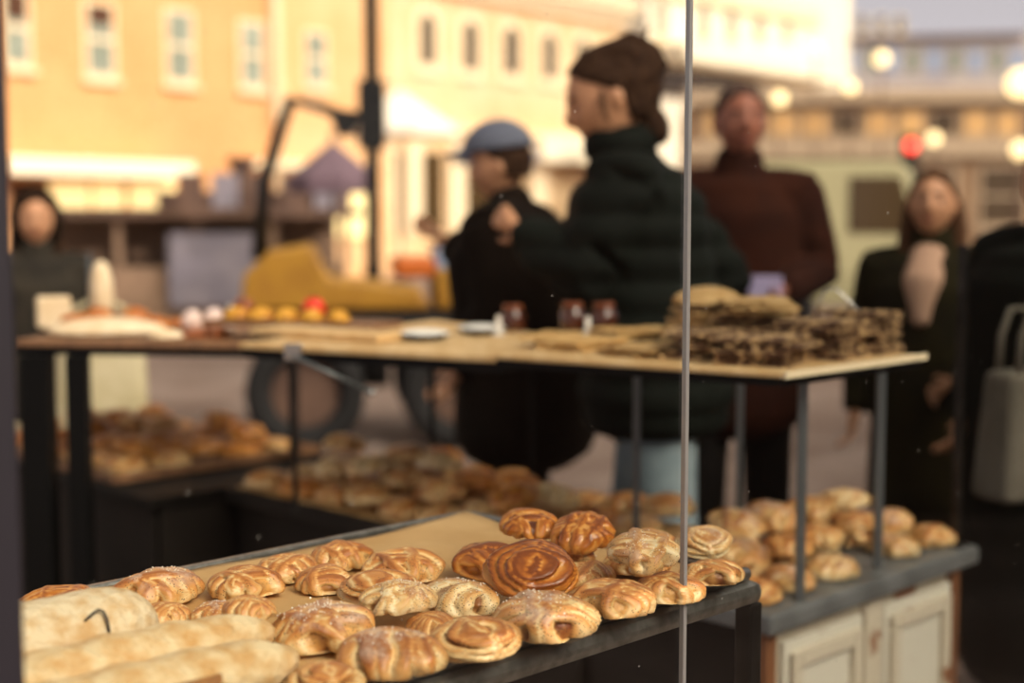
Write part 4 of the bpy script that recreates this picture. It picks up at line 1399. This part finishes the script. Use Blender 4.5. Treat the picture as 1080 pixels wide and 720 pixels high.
    if hairstyle == 'long':
        for sx in (-1, 0, 1):
            nd = [(Vector((sx * .070, -.035 - .045 * (sx == 0), .03)), .035), (Vector((sx * .085, -.03 - .055 * (sx == 0), -.08)), .036), (Vector((sx * .095, -.01 - .075 * (sx == 0), -.19)), .034), (Vector((sx * .09, .02 - .1 * (sx == 0), -.29)), .018)]
            ms.append(skin_mesh(nd, [(0, 1), (1, 2), (2, 3)], 0, 1))
    if hairstyle == 'updo':
        nd = [(Vector((0, -.085, .06)), .05), (Vector((0, -.118, .075)), .046)]
        ms.append(skin_mesh(nd, [(0, 1)], 0, 1))
        for (ax, ay, az, bx, by, bz) in ((.085, .02, .02, .088, .035, -.06), (.085, -.02, -.05, .08, -.02, -.13), (-.085, .02, .02, -.088, .035, -.06), (.03, -.13, .09, .045, -.165, .13)):
            ms.append(skin_mesh([(Vector((ax, ay, az)), .009), (Vector(((ax + bx) / 2, (ay + by) / 2 + .004, (az + bz) / 2)), .008), (Vector((bx, by, bz)), .006)], [(0, 1), (1, 2)], 0, 1))
        nd = [(Vector((0, -.06, -.05)), .05), (Vector((0, -.075, -.11)), .045), (Vector((0, -.06, -.15)), .03)]
        ms.append(skin_mesh(nd, [(0, 1), (1, 2)], 0, 1))
    hr = remesh(ms, .006, 2); hr.transform(HM)
    link('hair', hr, hair, root, True)
    if cap:
        bm = bmesh.new()
        bmesh.ops.create_uvsphere(bm, u_segments=28, v_segments=16, radius=1)
        for v in bm.verts:
            d = v.co.normalized(); v.co = Vector((d.x * .100, d.y * .125, max(d.z, -.0) * .105 + .055))
        m1 = bpy.data.meshes.new('c'); bm.to_mesh(m1); bm.free()
        mb = MB().box((-.07, .06, .058), (.07, .185, .066)); m2 = bpy.data.meshes.new('c2'); mb.bm.to_mesh(m2); mb.bm.free()
        cpm = remesh([m1, m2], .005, 2); cpm.transform(HM); link('cap', cpm, cap, root, True)
    if hood:
        bm = bmesh.new()
        bmesh.ops.create_icosphere(bm, subdivisions=4, radius=1)
        for v in bm.verts:
            d = v.co.normalized(); o_ = d.y > .35
            v.co = Vector((d.x * .115, d.y * .13 - .005, d.z * .155 - .01)) if not o_ else Vector((d.x * .085, .02, d.z * .12 - .01))
        m1 = bpy.data.meshes.new('c'); bm.to_mesh(m1); bm.free()
        m1.transform(HM); link('hood', m1, hood, root, True)
    return root, V, HM


# woman in puffer jacket, side on, looking down at the buns
wl = at_d(694, 300, 3.80); wl.z = 0
pw_, VW, HW = person('person', wl, R(80), 1.79, 'woman in a dark green puffer jacket, hair pinned up, looking down behind the shelf', lean=.17, head_rot=(-24, 4, 10),
    armL=((.25, -.20, 1.16), (.22, .12, .98)), armR=((-.25, .12, 1.18), (-.14, .27, 1.28)),
    coat='puffer', trousers='jeans', hair='hairdark', hairstyle='updo', bulk=1.3, quilt=True, coat_hem=.84, hscale=1.10)
# high collar of the puffer jacket
bm = MB().lathe([(.085, 0), (.100, .02), (.100, .05), (.090, .075), (.078, .073), (.078, .03), (.07, .0)], n=28)
for v in bm.bm.verts: v.co = VW(0, .012, 1.47) + v.co
bm.build('collar', 'puffer', pw_, True)

# companion behind her, cap, hand raised
cl = at_d(556, 300, 4.5); cl.z = 0
person('person', cl, R(70), 1.63, 'person in a dark brown jacket and blue grey cap, hand raised, behind the puffer jacket', lean=.12, head_rot=(-8, 0, 10),
    armL=((.24, .10, 1.22), (.16, .30, 1.36)), armR=((-.245, -.02, 1.14), (-.24, .14, .96)), coat='browngreen', trousers='darktrousers', hair='hairdark', cap='capblue', bulk=1.55, coat_hem=.72)

# man in brown jacket facing the counter
ml = at_d(778, 300, 4.72); ml.z = 0
mp_, VM, HMm = person('person', ml, R(172), 1.79, 'man in a brown jacket with short hair facing the crispbread shelf', lean=.02, head_rot=(-4, 0, 12),
    armL=((.27, -.02, 1.14), (.285, .06, .86)), armR=((-.26, .0, 1.15), (-.13, .26, 1.10)), coat='browncoat', trousers='darktrousers', skin='skin_shade', hair='hairgrey', bulk=1.12, coat_hem=.70)
hp = Matrix.Translation(ml) @ Matrix.Rotation(R(172), 4, 'Z') @ VM(-.075, .38, 1.09)
e = empty('paper_napkin', hp, R(172), 'mauve folded paper held by the man in the brown jacket', 'napkin')
MB().box((-.05, -.006, -.05), (.05, .006, .06)).build('folded_sheet', 'mauve', e, bevel=.003)

# long haired woman at the far end
rl = at_d(984, 300, 4.35); rl.z = 0
rw_, VR, HR = person('person', rl, R(150), 1.50, 'long haired woman in an olive jacket smiling beyond the cabinet', lean=.03, head_rot=(0, 0, 8),
    armL=((.25, -.04, 1.14), (.25, .08, .88)), armR=((-.25, -.03, 1.14), (-.12, .22, 1.02)), coat='olivecoat', trousers='darktrousers', hair='hairbrown', hairstyle='long', bulk=1.1, coat_hem=.55)
nodes = [(VR(0, .06, 1.46), (.05, .03)), (VR(0, .135, 1.36), (.06, .035)), (VR(0, .15, 1.22), (.03, .03))]
link('knit_top', remesh([loft_mesh([nodes])], .008, 1), 'pinktop', rw_, True)

# person at the picture edge in a dark coat
el = at_d(1118, 300, 3.75); el.z = 0
person('person', el, R(120), 1.55, 'person in a long black green coat standing close beyond the cabinet end', lean=.05, head_rot=(-6, 0, 10),
    armL=((.26, -.03, 1.14), (.24, .12, .92)), armR=((-.26, .0, 1.14), (-.27, .06, .88)), coat='darkcoat', trousers='darktrousers', hair='hairdark', bulk=1.5, coat_hem=.18)
bc = at_d(1080, 470, 3.28)
e = empty('tote_bag', (bc.x, bc.y, .70), R(20), 'grey canvas tote bag hanging beside the black green coat', 'bag')
mb = MB(); 
for sx in (0,):
    mb.prism([(-.10, -.07), (.10, -.07), (.11, 0), (.10, .07), (-.10, .07), (-.11, 0)], 0.0, .30)
for v in mb.bm.verts:
    if v.co.z > .1: v.co.x *= .8; v.co.y *= .75
mb.build('bag_body', 'baggrey', e, bevel=.02, seg=3)
for sy in (-.035, .035):
    MB().tube([(-.05, sy, .295), (-.045, sy, .38), (-.02, sy, .44), (.02, sy, .44), (.045, sy, .38), (.05, sy, .295)], .008, 8).build('handle', 'baggrey', e, True)

# hooded woman at the far left end
hl = at_d(38, 300, 5.3); hl.z = 0
person('person', hl, R(205), 1.45, 'woman in a dark hood and grey coat standing behind the cake board', lean=.08, head_rot=(-8, 0, -6),
    armL=((.25, -.03, 1.14), (.22, .12, .92)), armR=((-.25, -.02, 1.14), (-.2, .2, .96)), coat='greycoat', trousers='creamtrousers', hair='hairdark', hairstyle='long', hood='browngreen', bulk=1.12, coat_hem=.78)
bc = at_d(108, 420, 4.95)
e = empty('shoulder_bag', (bc.x, bc.y, .0), R(10), 'cream canvas bag on the ground before the hooded woman', 'bag')
mb = MB().prism([(-.17, -.06), (.17, -.06), (.18, 0), (.17, .06), (-.17, .06), (-.18, 0)], 0, .98)
for v in mb.bm.verts:
    if v.co.z > .3: v.co.x *= .82; v.co.y *= .8
mb.build('bag_body', 'bagcream', e, bevel=.03, seg=3)
MB().tube([(-.1, 0, .97), (-.09, 0, 1.03), (0, 0, 1.08), (.09, 0, 1.03), (.1, 0, .97)], .01, 8).build('handle', 'bagcream', e, True)

# ------------------------------------------------------------------ street: buildings
class Facade:
    """a street front; u runs along it, v is height; windows are laid out on its plane"""
    def __init__(s, name, P0, P1, h, depth, m, label):
        P0, P1 = Vector((*P0, 0)), Vector((*P1, 0))
        s.P0 = P0; s.d = (P1 - P0).normalized(); s.len = (P1 - P0).length
        s.n = Vector((s.d.y, -s.d.x, 0))
        s.root = empty(name, P0, math.atan2(s.d.y, s.d.x), label, 'building')
        MB().box((0, 0, 0), (s.len, depth, h)).build('wall', m, s.root)

    def uv(s, px, py):
        d = ray(px, py); o = Vector((0, 0, CAMZ))
        t = (s.P0 - o).dot(s.n) / d.dot(s.n)
        p = o + d * t
        return (p - s.P0).dot(s.d), p.z

    def window(s, px0, py0, px1, py1, glass='winglass', arch=False, frame='winframe', sash=True, blind=0.0, fw=.08):
        u0, _ = s.uv(px0, (py0 + py1) / 2); u1, _ = s.uv(px1, (py0 + py1) / 2)
        _, z1 = s.uv((px0 + px1) / 2, py0); _, z0 = s.uv((px0 + px1) / 2, py1)
        z0 = max(z0, .05)
        def outline(g):
            pts = [(u0 - g, z0 - g), (u1 + g, z0 - g)]
            if arch:
                cx, r = (u0 + u1) / 2, (u1 - u0) / 2 + g
                zc = z1 - r + g
                pts += [(cx + r * math.cos(a * math.pi / 10), zc + r * math.sin(a * math.pi / 10)) for a in range(11)]
            else:
                pts += [(u1 + g, z1 + g), (u0 - g, z1 + g)]
            return pts
        RX = Matrix.Rotation(R(90), 4, 'X')
        def slab(pts, y0, y1, nm, m, par):
            mb = MB()
            a = [mb.bm.verts.new((x, y0, z)) for x, z in pts]; b = [mb.bm.verts.new((x, y1, z)) for x, z in pts]
            mb.bm.faces.new(a); mb.bm.faces.new(b[::-1])
            for i in range(len(pts)):
                mb.bm.faces.new((a[i], a[(i + 1) % len(pts)], b[(i + 1) % len(pts)], b[i]))
            return mb.build(nm, m, par)
        fr = slab(outline(fw), -.05, -.001, 'window', frame, s.root)
        slab(outline(0), -.065, -.0505, 'pane', glass, fr)
        if sash:
            zm = (z0 + z1) / 2
            MB().box((u0, -.085, zm - .04), (u1, -.0655, zm + .04)).build('sash_bar', frame, fr)
        if blind:
            MB().box((u0 + .02, -.09, z1 - blind * (z1 - z0)), (u1 - .02, -.0655, z1)).build('blind', 'blind', fr)
        MB().box((u0 - fw - .06, -.14, z0 - fw - .1), (u1 + fw + .06, -.001, z0 - fw - .0005)).build('sill', frame, fr)
        return fr

    def band(s, pxa, pxb, pya, pyb, proud, nm, m, z=None, full=False):
        u0, _ = s.uv(pxa, pya); u1, _ = s.uv(pxb, pya)
        um = (pxa + pxb) / 2
        z1 = s.uv(pxa, pya)[1]; z0 = max(0.02, s.uv(pxa, pyb)[1])
        return MB().box((u0, -proud, min(z0, z1)), (u1, -.002, max(z0, z1))).build(nm, m, s.root)


f1 = Facade('brick_building', (-11.9, 20.9), (-4.95, 29.07), 9.0, 6, 'brick', 'sunlit orange brick building with sash windows and a white shop awning')
for (x0, y0, x1, y1, bl) in ((3, -8, 27, 66, .38), (91, 6, 117, 78, .28), (176, 14, 200, 84, 0), (254, 26, 275, 90, 0)):
    if x0 < 240: f1.window(x0, y0, x1, y1, blind=bl)
aw = f1.band(-30, 168, 166, 184, 1.1, 'awning', 'awning')
f1.band(52, 92, 192, 232, .06, 'shop_window', 'litshop'); f1.band(97, 128, 192, 232, .06, 'shop_window', 'litshop'); f1.band(136, 182, 192, 228, .06, 'shop_window', 'litshop')
f1.band(10, 48, 192, 330, .05, 'shop_door', 'blind')
f2 = Facade('peach_building', (-4.93, 29.09), (-2.7, 31.7), 8.6, 6, 'peach', 'peach rendered house between the brick and the cream fronts')
for (x0, y0, x1, y1) in ((254, 26, 275, 90), (322, 36, 341, 88)): f2.window(x0, y0, x1, y1)
for (pxa) in (237,):
    u0, _ = f2.uv(239, 80)
    MB().rod((.12, -.12, .0), (.12, -.12, 8.3), .09).build('drainpipe', 'winframe', f2.root, True)
    for z in (2, 4, 6):
        MB().box((.0, -.22, z), (.24, -.0, z + .06)).build('pipe_bracket', 'winframe', f2.root)
f2.band(250, 395, 168, 176, .2, 'string_course', 'stone')
f2.band(345, 385, 190, 250, .08, 'doorway', 'litshop')

f3 = Facade('cream_building', (-3.95, 40.2), (3.9, 50.0), 8.35, 1.5, 'creamwall', 'cream building with a row of arched windows under a deep cornice')
for (x0, y0, x1, y1) in ((442, 14, 457, 68), (488, 22, 502, 74), (531, 28, 546, 78), (572, 35, 585, 82), (607, 40, 619, 86)):
    f3.window(x0, y0, x1, y1, 'windark', True, 'stone', False, fw=.22)
MB().box((-.3, -.6, 8.36), (12.6, 1.5, 8.8)).build('cornice', 'stone', f3.root)
MB().box((-.2, -.3, 7.95), (12.5, -.001, 8.3)).build('frieze', 'stone', f3.root)
f3.band(400, 640, 128, 134, .25, 'string_course', 'stone')
for (x0, x1) in ((402, 412), (425, 440), (470, 486), (556, 572)):
    f3.band(x0, x1, 150, 245, .2, 'pilaster', 'stone')
for (x0, x1) in ((413, 423), (445, 466), (490, 552)):
    f3.band(x0, x1, 160, 245, .06, 'shop_window', 'windark')
f3.band(548, 640, 145, 170, .9, 'awning', 'awning')

f4 = Facade('white_building', (4.9, 52.2), (14.9, 63.7), 14, 8, 'whitewall', 'bright white block with tall windows beyond the pane joint')
for (x0, x1) in ((692, 702), (737, 746), (766, 776), (796, 805), (826, 833)):
    f4.window(x0, 2, x1, 40, 'winglass', False, 'winframe', False)
f4.band(686, 862, -30, -8, .3, 'cornice', 'stone')
f4.band(686, 862, 48, 66, 1.6, 'awning', 'awning'); 
f4.band(688, 800, 72, 100, .1, 'shop_window', 'windark')

# brown hall across the square with warm windows
f5 = Facade('market_hall', (5.2, 42), (19, 41), 4.7, 6, 'hallbrown', 'long brown hall with a warm lit window row across the square')
for i, x0 in enumerate(range(745, 1080, 34)):
    f5.window(x0, 118, x0 + 24, 142, 'litwarm' if i % 3 != 1 else 'windark', False, 'hallband', False, fw=.06)
f5.band(722, 1085, 150, 166, .3, 'beige_band', 'hallband'); f5.band(722, 1085, 96, 110, .4, 'eaves', 'hallband')
for x0 in (735, 800, 880, 960, 1035):
    f5.window(x0, 178, x0 + 46, 236, 'windark', False, 'hallband', True, fw=.1)
f6 = Facade('office_block', (20, 88), (42, 84), 12.4, 8, 'greyblock', 'distant pale grey office block above the brown hall')
for i, x0 in enumerate(range(890, 1080, 22)):
    f6.window(x0, 52, x0 + 14, 76, 'winglass' if i % 2 else 'bluepanel', False, 'greyblock', False, fw=.1)
f6.band(885, 1080, 40, 44, .5, 'parapet', 'roofdark')
f7 = Facade('red_gabled_house', (21.5, 102), (26, 102), 13.8, 6, 'dullred', 'far red house standing between the white and grey blocks')
for x0 in (905, 925, 945): f7.window(x0, 18, x0 + 8, 34, 'windark', False, 'stone', False, fw=.1)

# ------------------------------------------------------------------ street: furniture, stalls, vehicles
p = at_d(393, 200, 11.5)
e = empty('street_lamp', (p.x, p.y, 0), 0, 'tall dark street lamp post before the cream building', 'street lamp')
MB().lathe([(.13, 0), (.13, .25), (.085, .32), (.07, .9), (.06, 1.0), (.055, 4.4), (.05, 4.5)], n=18).build('post', 'black', e, True)
MB().lathe([(.05, 4.45), (.16, 4.52), (.20, 4.9), (.06, 5.05), (.02, 5.2)], n=18).build('lantern', 'windark', e, True)
MB().box((-.11, -.06, 1.9), (.11, .06, 2.45)).build('sign_box', 'blackmetal', e, bevel=.01)

def parasol(px, D, zrim, ztop, r, m, label, n=8):
    p = at_d(px, 230, D)
    e = empty('market_parasol', (p.x, p.y, 0), R(20), label, 'parasol', 'market parasols')
    MB().lathe([(.30, 0), (.30, .06), (.05, .08)], n=20).build('base', 'black', e, True)
    MB().rod((0, 0, .08), (0, 0, ztop + .08), .025).build('pole', 'stallwood', e, True)
    bm = bmesh.new()
    apex = bm.verts.new((0, 0, ztop)); rim = []; low = []
    for k in range(n):
        a = 2 * math.pi * k / n
        rim.append(bm.verts.new((r * math.cos(a), r * math.sin(a), zrim))); low.append(bm.verts.new((r * .99 * math.cos(a), r * .99 * math.sin(a), zrim - .14)))
    for k in range(n):
        bm.faces.new((apex, rim[k], rim[(k + 1) % n])); bm.faces.new((rim[k], low[k], low[(k + 1) % n], rim[(k + 1) % n]))
    me = bpy.data.meshes.new('canopy'); bm.to_mesh(me); bm.free()
    o = link('canopy', me, m, e); sd = o.modifiers.new('thickness', 'SOLIDIFY'); sd.thickness = .01
    for k in range(n):
        a = 2 * math.pi * k / n
        MB().rod((.02, 0, ztop - .06) if k == 0 else (.02 * math.cos(a), .02 * math.sin(a), ztop - .06), (r * .97 * math.cos(a), r * .97 * math.sin(a), zrim - .02), .01, n=6).build('rib', 'stallwood', e)
    return e
parasol(422, 24, 2.85, 3.5, 1.05, 'parasolwhite', 'bright white parasol glowing in the sun before the cream building')
parasol(352, 13, 1.72, 2.05, .42, 'parasolmauve', 'small dull mauve parasol beside the lamp post')
parasol(522, 17.5, 2.15, 2.5, .55, 'parasolblue', 'small blue grey parasol above the person with raised hand')

# brown market stall on the left
sp0 = at_d(200, 300, 15)
st = empty('market_stall', (sp0.x, sp0.y, 0), R(12), 'brown wooden market stall with a dark roof below the brick building', 'stall')
MB().box((-1.5, -.5, 0), (1.6, .5, .85)).build('counter', 'stallwood', st, bevel=.01)
mb = MB()
for x in (-1.5, -.72, .05, .82, 1.55):
    mb.box((x, -.55, .851), (x + .07, -.48, 1.36))
mb.build('posts', 'stallwood', st)
MB().box((-1.46, .4, .851), (1.56, .48, 1.36)).build('back_wall', 'stallwood', st)
MB().prism([(-1.6, -.75), (1.75, -.75), (1.75, .7), (-1.6, .7)], 1.361, 1.45).build('roof_deck', 'roofdark', st)
MB().box((-.2, -.6, .45), (.75, -.51, 1.2)).build('tarp', 'stallgrey', st, bevel=.01)
for i in range(4, 9):
    x = -1.45 + i * .34
    MB().box((x, -.66, 1.451), (x + .26, -.62, 1.80)).build('fence_board', 'stallgrey' if i in (5, 8) else 'roofdark', st)
MB().box((-.3, -.6, 1.451), (1.65, .6, 1.62)).build('roof_stack', 'roofdark', st, bevel=.02)
# bin on the stall roof
p = at_d(255, 170, 15)
e = empty('planter_urn', (p.x, p.y, 1.623), 0, 'dark urn shaped planter on the stall roof', 'planter')
MB().lathe([(.10, 0), (.12, .03), (.07, .08), (.10, .2), (.15, .33), (.17, .36), (.15, .36), (.12, .3), (.001, .28)], n=20).build('urn', 'roofdark', e, True)

# compact yellow wheel loader with raised dark arm
lp = at_d(330, 300, 8.6)
ld = empty('compact_loader', (lp.x, lp.y, 0), R(8), 'compact yellow loader with black tyres and a raised dark arm', 'loader')
def wheel(x, y):
    w = MB(); 
    w.lathe([(.20, -.10), (.31, -.105), (.345, -.07), (.345, .07), (.31, .105), (.20, .10), (.20, -.10)], n=32)
    bmesh.ops.rotate(w.bm, verts=w.bm.verts, cent=(0, 0, 0), matrix=Matrix.Rotation(R(90), 3, 'X'))
    o = w.build('wheel', 'tyre', ld, True, loc=(x, y, .345))
    h = MB().lathe([(.001, -.06), (.195, -.06), (.195, .06), (.001, .06)], n=24)
    bmesh.ops.rotate(h.bm, verts=h.bm.verts, cent=(0, 0, 0), matrix=Matrix.Rotation(R(90), 3, 'X'))
    h.build('hub', 'roofdark', o)
for x in (-.05, .85):
    for y in (-.4, .4): wheel(x, y)
MB().box((-.35, -.27, .52), (1.2, .27, .80)).build('chassis', 'tyre', ld, bevel=.03)
MB().prism([(-.42, .81), (-.40, 1.02), (-.25, 1.16), (.0, 1.20), (.10, 1.0), (.62, .95), (.70, .81)], -.3, .3, Matrix.Rotation(R(90), 4, 'X')).build('hood', 'yellow', ld, bevel=.03)
MB().box((.72, -.3, .81), (1.2, .3, 1.05)).build('engine_cover', 'yellow', ld, bevel=.03)
MB().box((.48, -.28, 1.0), (.72, .28, 1.12)).build('seat', 'orange', ld, bevel=.03)
MB().box((.73, -.26, 1.051), (1.16, .26, 1.17)).build('side_panel', 'bluepanel', ld, bevel=.01)
q0 = Vector((-.32, 0, 1.1)); q1 = Vector((-.12, 0, 2.05)); q2 = Vector((.16, 0, 1.98))
MB().tube([q0, q0 * .5 + q1 * .5 + Vector((-.06, 0, 0)), q1, q2], [.05, .045, .04, .035], 10).build('boom', 'blackmetal', ld, True)
MB().prism([(.10, 2.0), (.30, 1.98), (.26, 1.86), (.16, 1.84)], -.12, .12, Matrix.Rotation(R(90), 4, 'X')).build('bucket', 'blackmetal', ld)

# pale olive van
vp = at_d(880, 300, 17)
vn = empty('delivery_van', (vp.x, vp.y, 0), R(-6), 'pale olive delivery van parked across the square', 'van')
MB().prism([(-1.0, .35), (1.15, .35), (1.2, .95), (.95, 1.15), (.72, 1.92), (.55, 2.0), (-.95, 2.0), (-1.02, 1.85)], -.8, .8, Matrix.Rotation(R(90), 4, 'X')).build('body', 'van', vn, bevel=.05, seg=3)
MB().prism([(.05, 1.18), (.80, 1.18), (.62, 1.82), (.05, 1.82)], -.815, .815, Matrix.Rotation(R(90), 4, 'X')).build('side_window', 'windark', vn)
for x in (-.62, .75):
    for y in (-.72, .72):
        w = MB().lathe([(.12, -.1), (.30, -.1), (.33, -.06), (.33, .06), (.30, .1), (.12, .1), (.12, -.1)], n=24)
        bmesh.ops.rotate(w.bm, verts=w.bm.verts, cent=(0, 0, 0), matrix=Matrix.Rotation(R(90), 3, 'X'))
        w.build('wheel', 'tyre', vn, True, loc=(x, y, .33))
for y in (-.55, .55):
    MB().box((1.15, y - .1, .72), (1.23, y + .1, .85)).build('headlight', 'winframe', vn)

# traffic light and globe lamps on the square
def signal(px, py, D, label):
    p = at_d(px, py, D)
    e = empty('traffic_light', (p.x, p.y, 0), 0, label, 'traffic light')
    MB().rod((0, 0, 0), (0, 0, p.z - .9), .05).build('post', 'black', e, True)
    MB().box((-.16, -.1, p.z - .9), (.16, .12, p.z + .25)).build('housing', 'black', e, bevel=.02)
    MB().ball((0, -.1, p.z), .13, 20, 12, (1, .4, 1)).build('red_lens', 'redlight', e, True)
    for k in (1, 2): MB().ball((0, -.1, p.z - .33 * k), .11, 16, 10, (1, .4, 1)).build('dark_lens', 'tyre', e, True)
signal(960, 154, 30, 'traffic light showing red on the square')
LMP = [(882, 192, 26, .13, 'low'), (822, 104, 34, .16, 'tall'), (897, 92, 36, .15, 'tall'), (985, 146, 30, .13, 'middle height'), (1076, 158, 28, .17, 'low'), (1077, 88, 30, .30, 'tall'), (930, 62, 40, .2, 'tall'), (860, 52, 39, .2, 'tall')]
LL = ['low globe lamp before the olive van', 'tall globe lamp over the short haired man', 'tall globe lamp beyond the van, over the hall eaves', 'globe lamp right beside the red traffic light',
      'low globe lamp over the black green coat', 'big tall globe lamp at the hall end over the black green coat', 'high globe lamp in front of the grey office block', 'high globe lamp at the white block corner']
for (px, py, D, r, _), lab in zip(LMP, LL):
    p = at_d(px, py, D)
    e = empty('globe_lamp', (p.x, p.y, 0), 0, lab.replace(' right ', ' '), 'street lamp', 'globe lamps on the square')
    MB().rod((0, 0, 0), (0, 0, p.z - r), .04, .03).build('post', 'roofdark', e, True)
    MB().ball((0, 0, p.z), r).build('globe', 'lamp', e, True)

# ------------------------------------------------------------------ light
GLOW = 26.0
w = bpy.data.worlds.new('sky'); sc.world = w; w.use_nodes = True
nt = w.node_tree; bg = nt.nodes['Background']
tc = nt.nodes.new('ShaderNodeTexCoord'); sx = nt.nodes.new('ShaderNodeSeparateXYZ')
nt.links.new(tc.outputs['Generated'], sx.inputs[0])
rp = nt.nodes.new('ShaderNodeValToRGB')
e0, e1 = rp.color_ramp.elements
e0.position = .10; e0.color = (.82, .75, .80, 1)
e1.position = .45; e1.color = (.42, .39, .35, 1)
nt.links.new(sx.outputs['Z'], rp.inputs['Fac'])
# glow lobe added higher than the sun, a soft directional key for the buns
dn = nt.nodes.new('ShaderNodeVectorMath'); dn.operation = 'DOT_PRODUCT'
dn.inputs[1].default_value = Vector((.55, -.55, .62)).normalized()
nt.links.new(tc.outputs['Generated'], dn.inputs[0])
mx0 = nt.nodes.new('ShaderNodeMath'); mx0.operation = 'MAXIMUM'; mx0.inputs[1].default_value = 0
nt.links.new(dn.outputs['Value'], mx0.inputs[0])
pw0 = nt.nodes.new('ShaderNodeMath'); pw0.operation = 'POWER'; pw0.inputs[1].default_value = 28
nt.links.new(mx0.outputs[0], pw0.inputs[0])
ml0 = nt.nodes.new('ShaderNodeMath'); ml0.operation = 'MULTIPLY'; ml0.inputs[1].default_value = GLOW
nt.links.new(pw0.outputs[0], ml0.inputs[0])
gc = nt.nodes.new('ShaderNodeVectorMath'); gc.operation = 'SCALE'; gc.inputs[0].default_value = (1.0, .89, .74)
nt.links.new(ml0.outputs[0], gc.inputs['Scale'])
ad = nt.nodes.new('ShaderNodeVectorMath'); ad.operation = 'ADD'
nt.links.new(rp.outputs['Color'], ad.inputs[0]); nt.links.new(gc.outputs['Vector'], ad.inputs[1])
nt.links.new(ad.outputs['Vector'], bg.inputs['Color'])
bg.inputs['Strength'].default_value = .8

sd = bpy.data.lights.new('sun', 'SUN'); sd.energy = 1.8; sd.color = (1.0, .86, .76); sd.angle = R(1.5)
so = bpy.data.objects.new('sun', sd); C.objects.link(so)
so.rotation_euler = Vector((.62, -.74, .26)).to_track_quat('Z', 'Y').to_euler()
so.location = (20, -20, 15)

# ------------------------------------------------------------------ camera
cam = bpy.data.cameras.new('camera'); co = bpy.data.objects.new('camera', cam); C.objects.link(co)
cam.lens = 50; cam.sensor_width = 36; cam.sensor_fit = 'HORIZONTAL'
co.location = (0, 0, CAMZ); co.rotation_euler = (R(90) - PITCH, 0, 0)
cam.clip_start = .05; cam.clip_end = 300
cam.dof.use_dof = True; cam.dof.focus_distance = 1.60; cam.dof.aperture_fstop = 2.2
sc.camera = co

vs = sc.view_settings
sc.display_settings.display_device = 'sRGB'
vs.view_transform = 'Standard'; vs.look = 'None'; vs.gamma = 1.0; vs.use_curve_mapping = False
vs.exposure = 0.28
sc.cycles.use_denoising = True
sc.cycles.max_bounces = 8
sc.cycles.transparent_max_bounces = 16
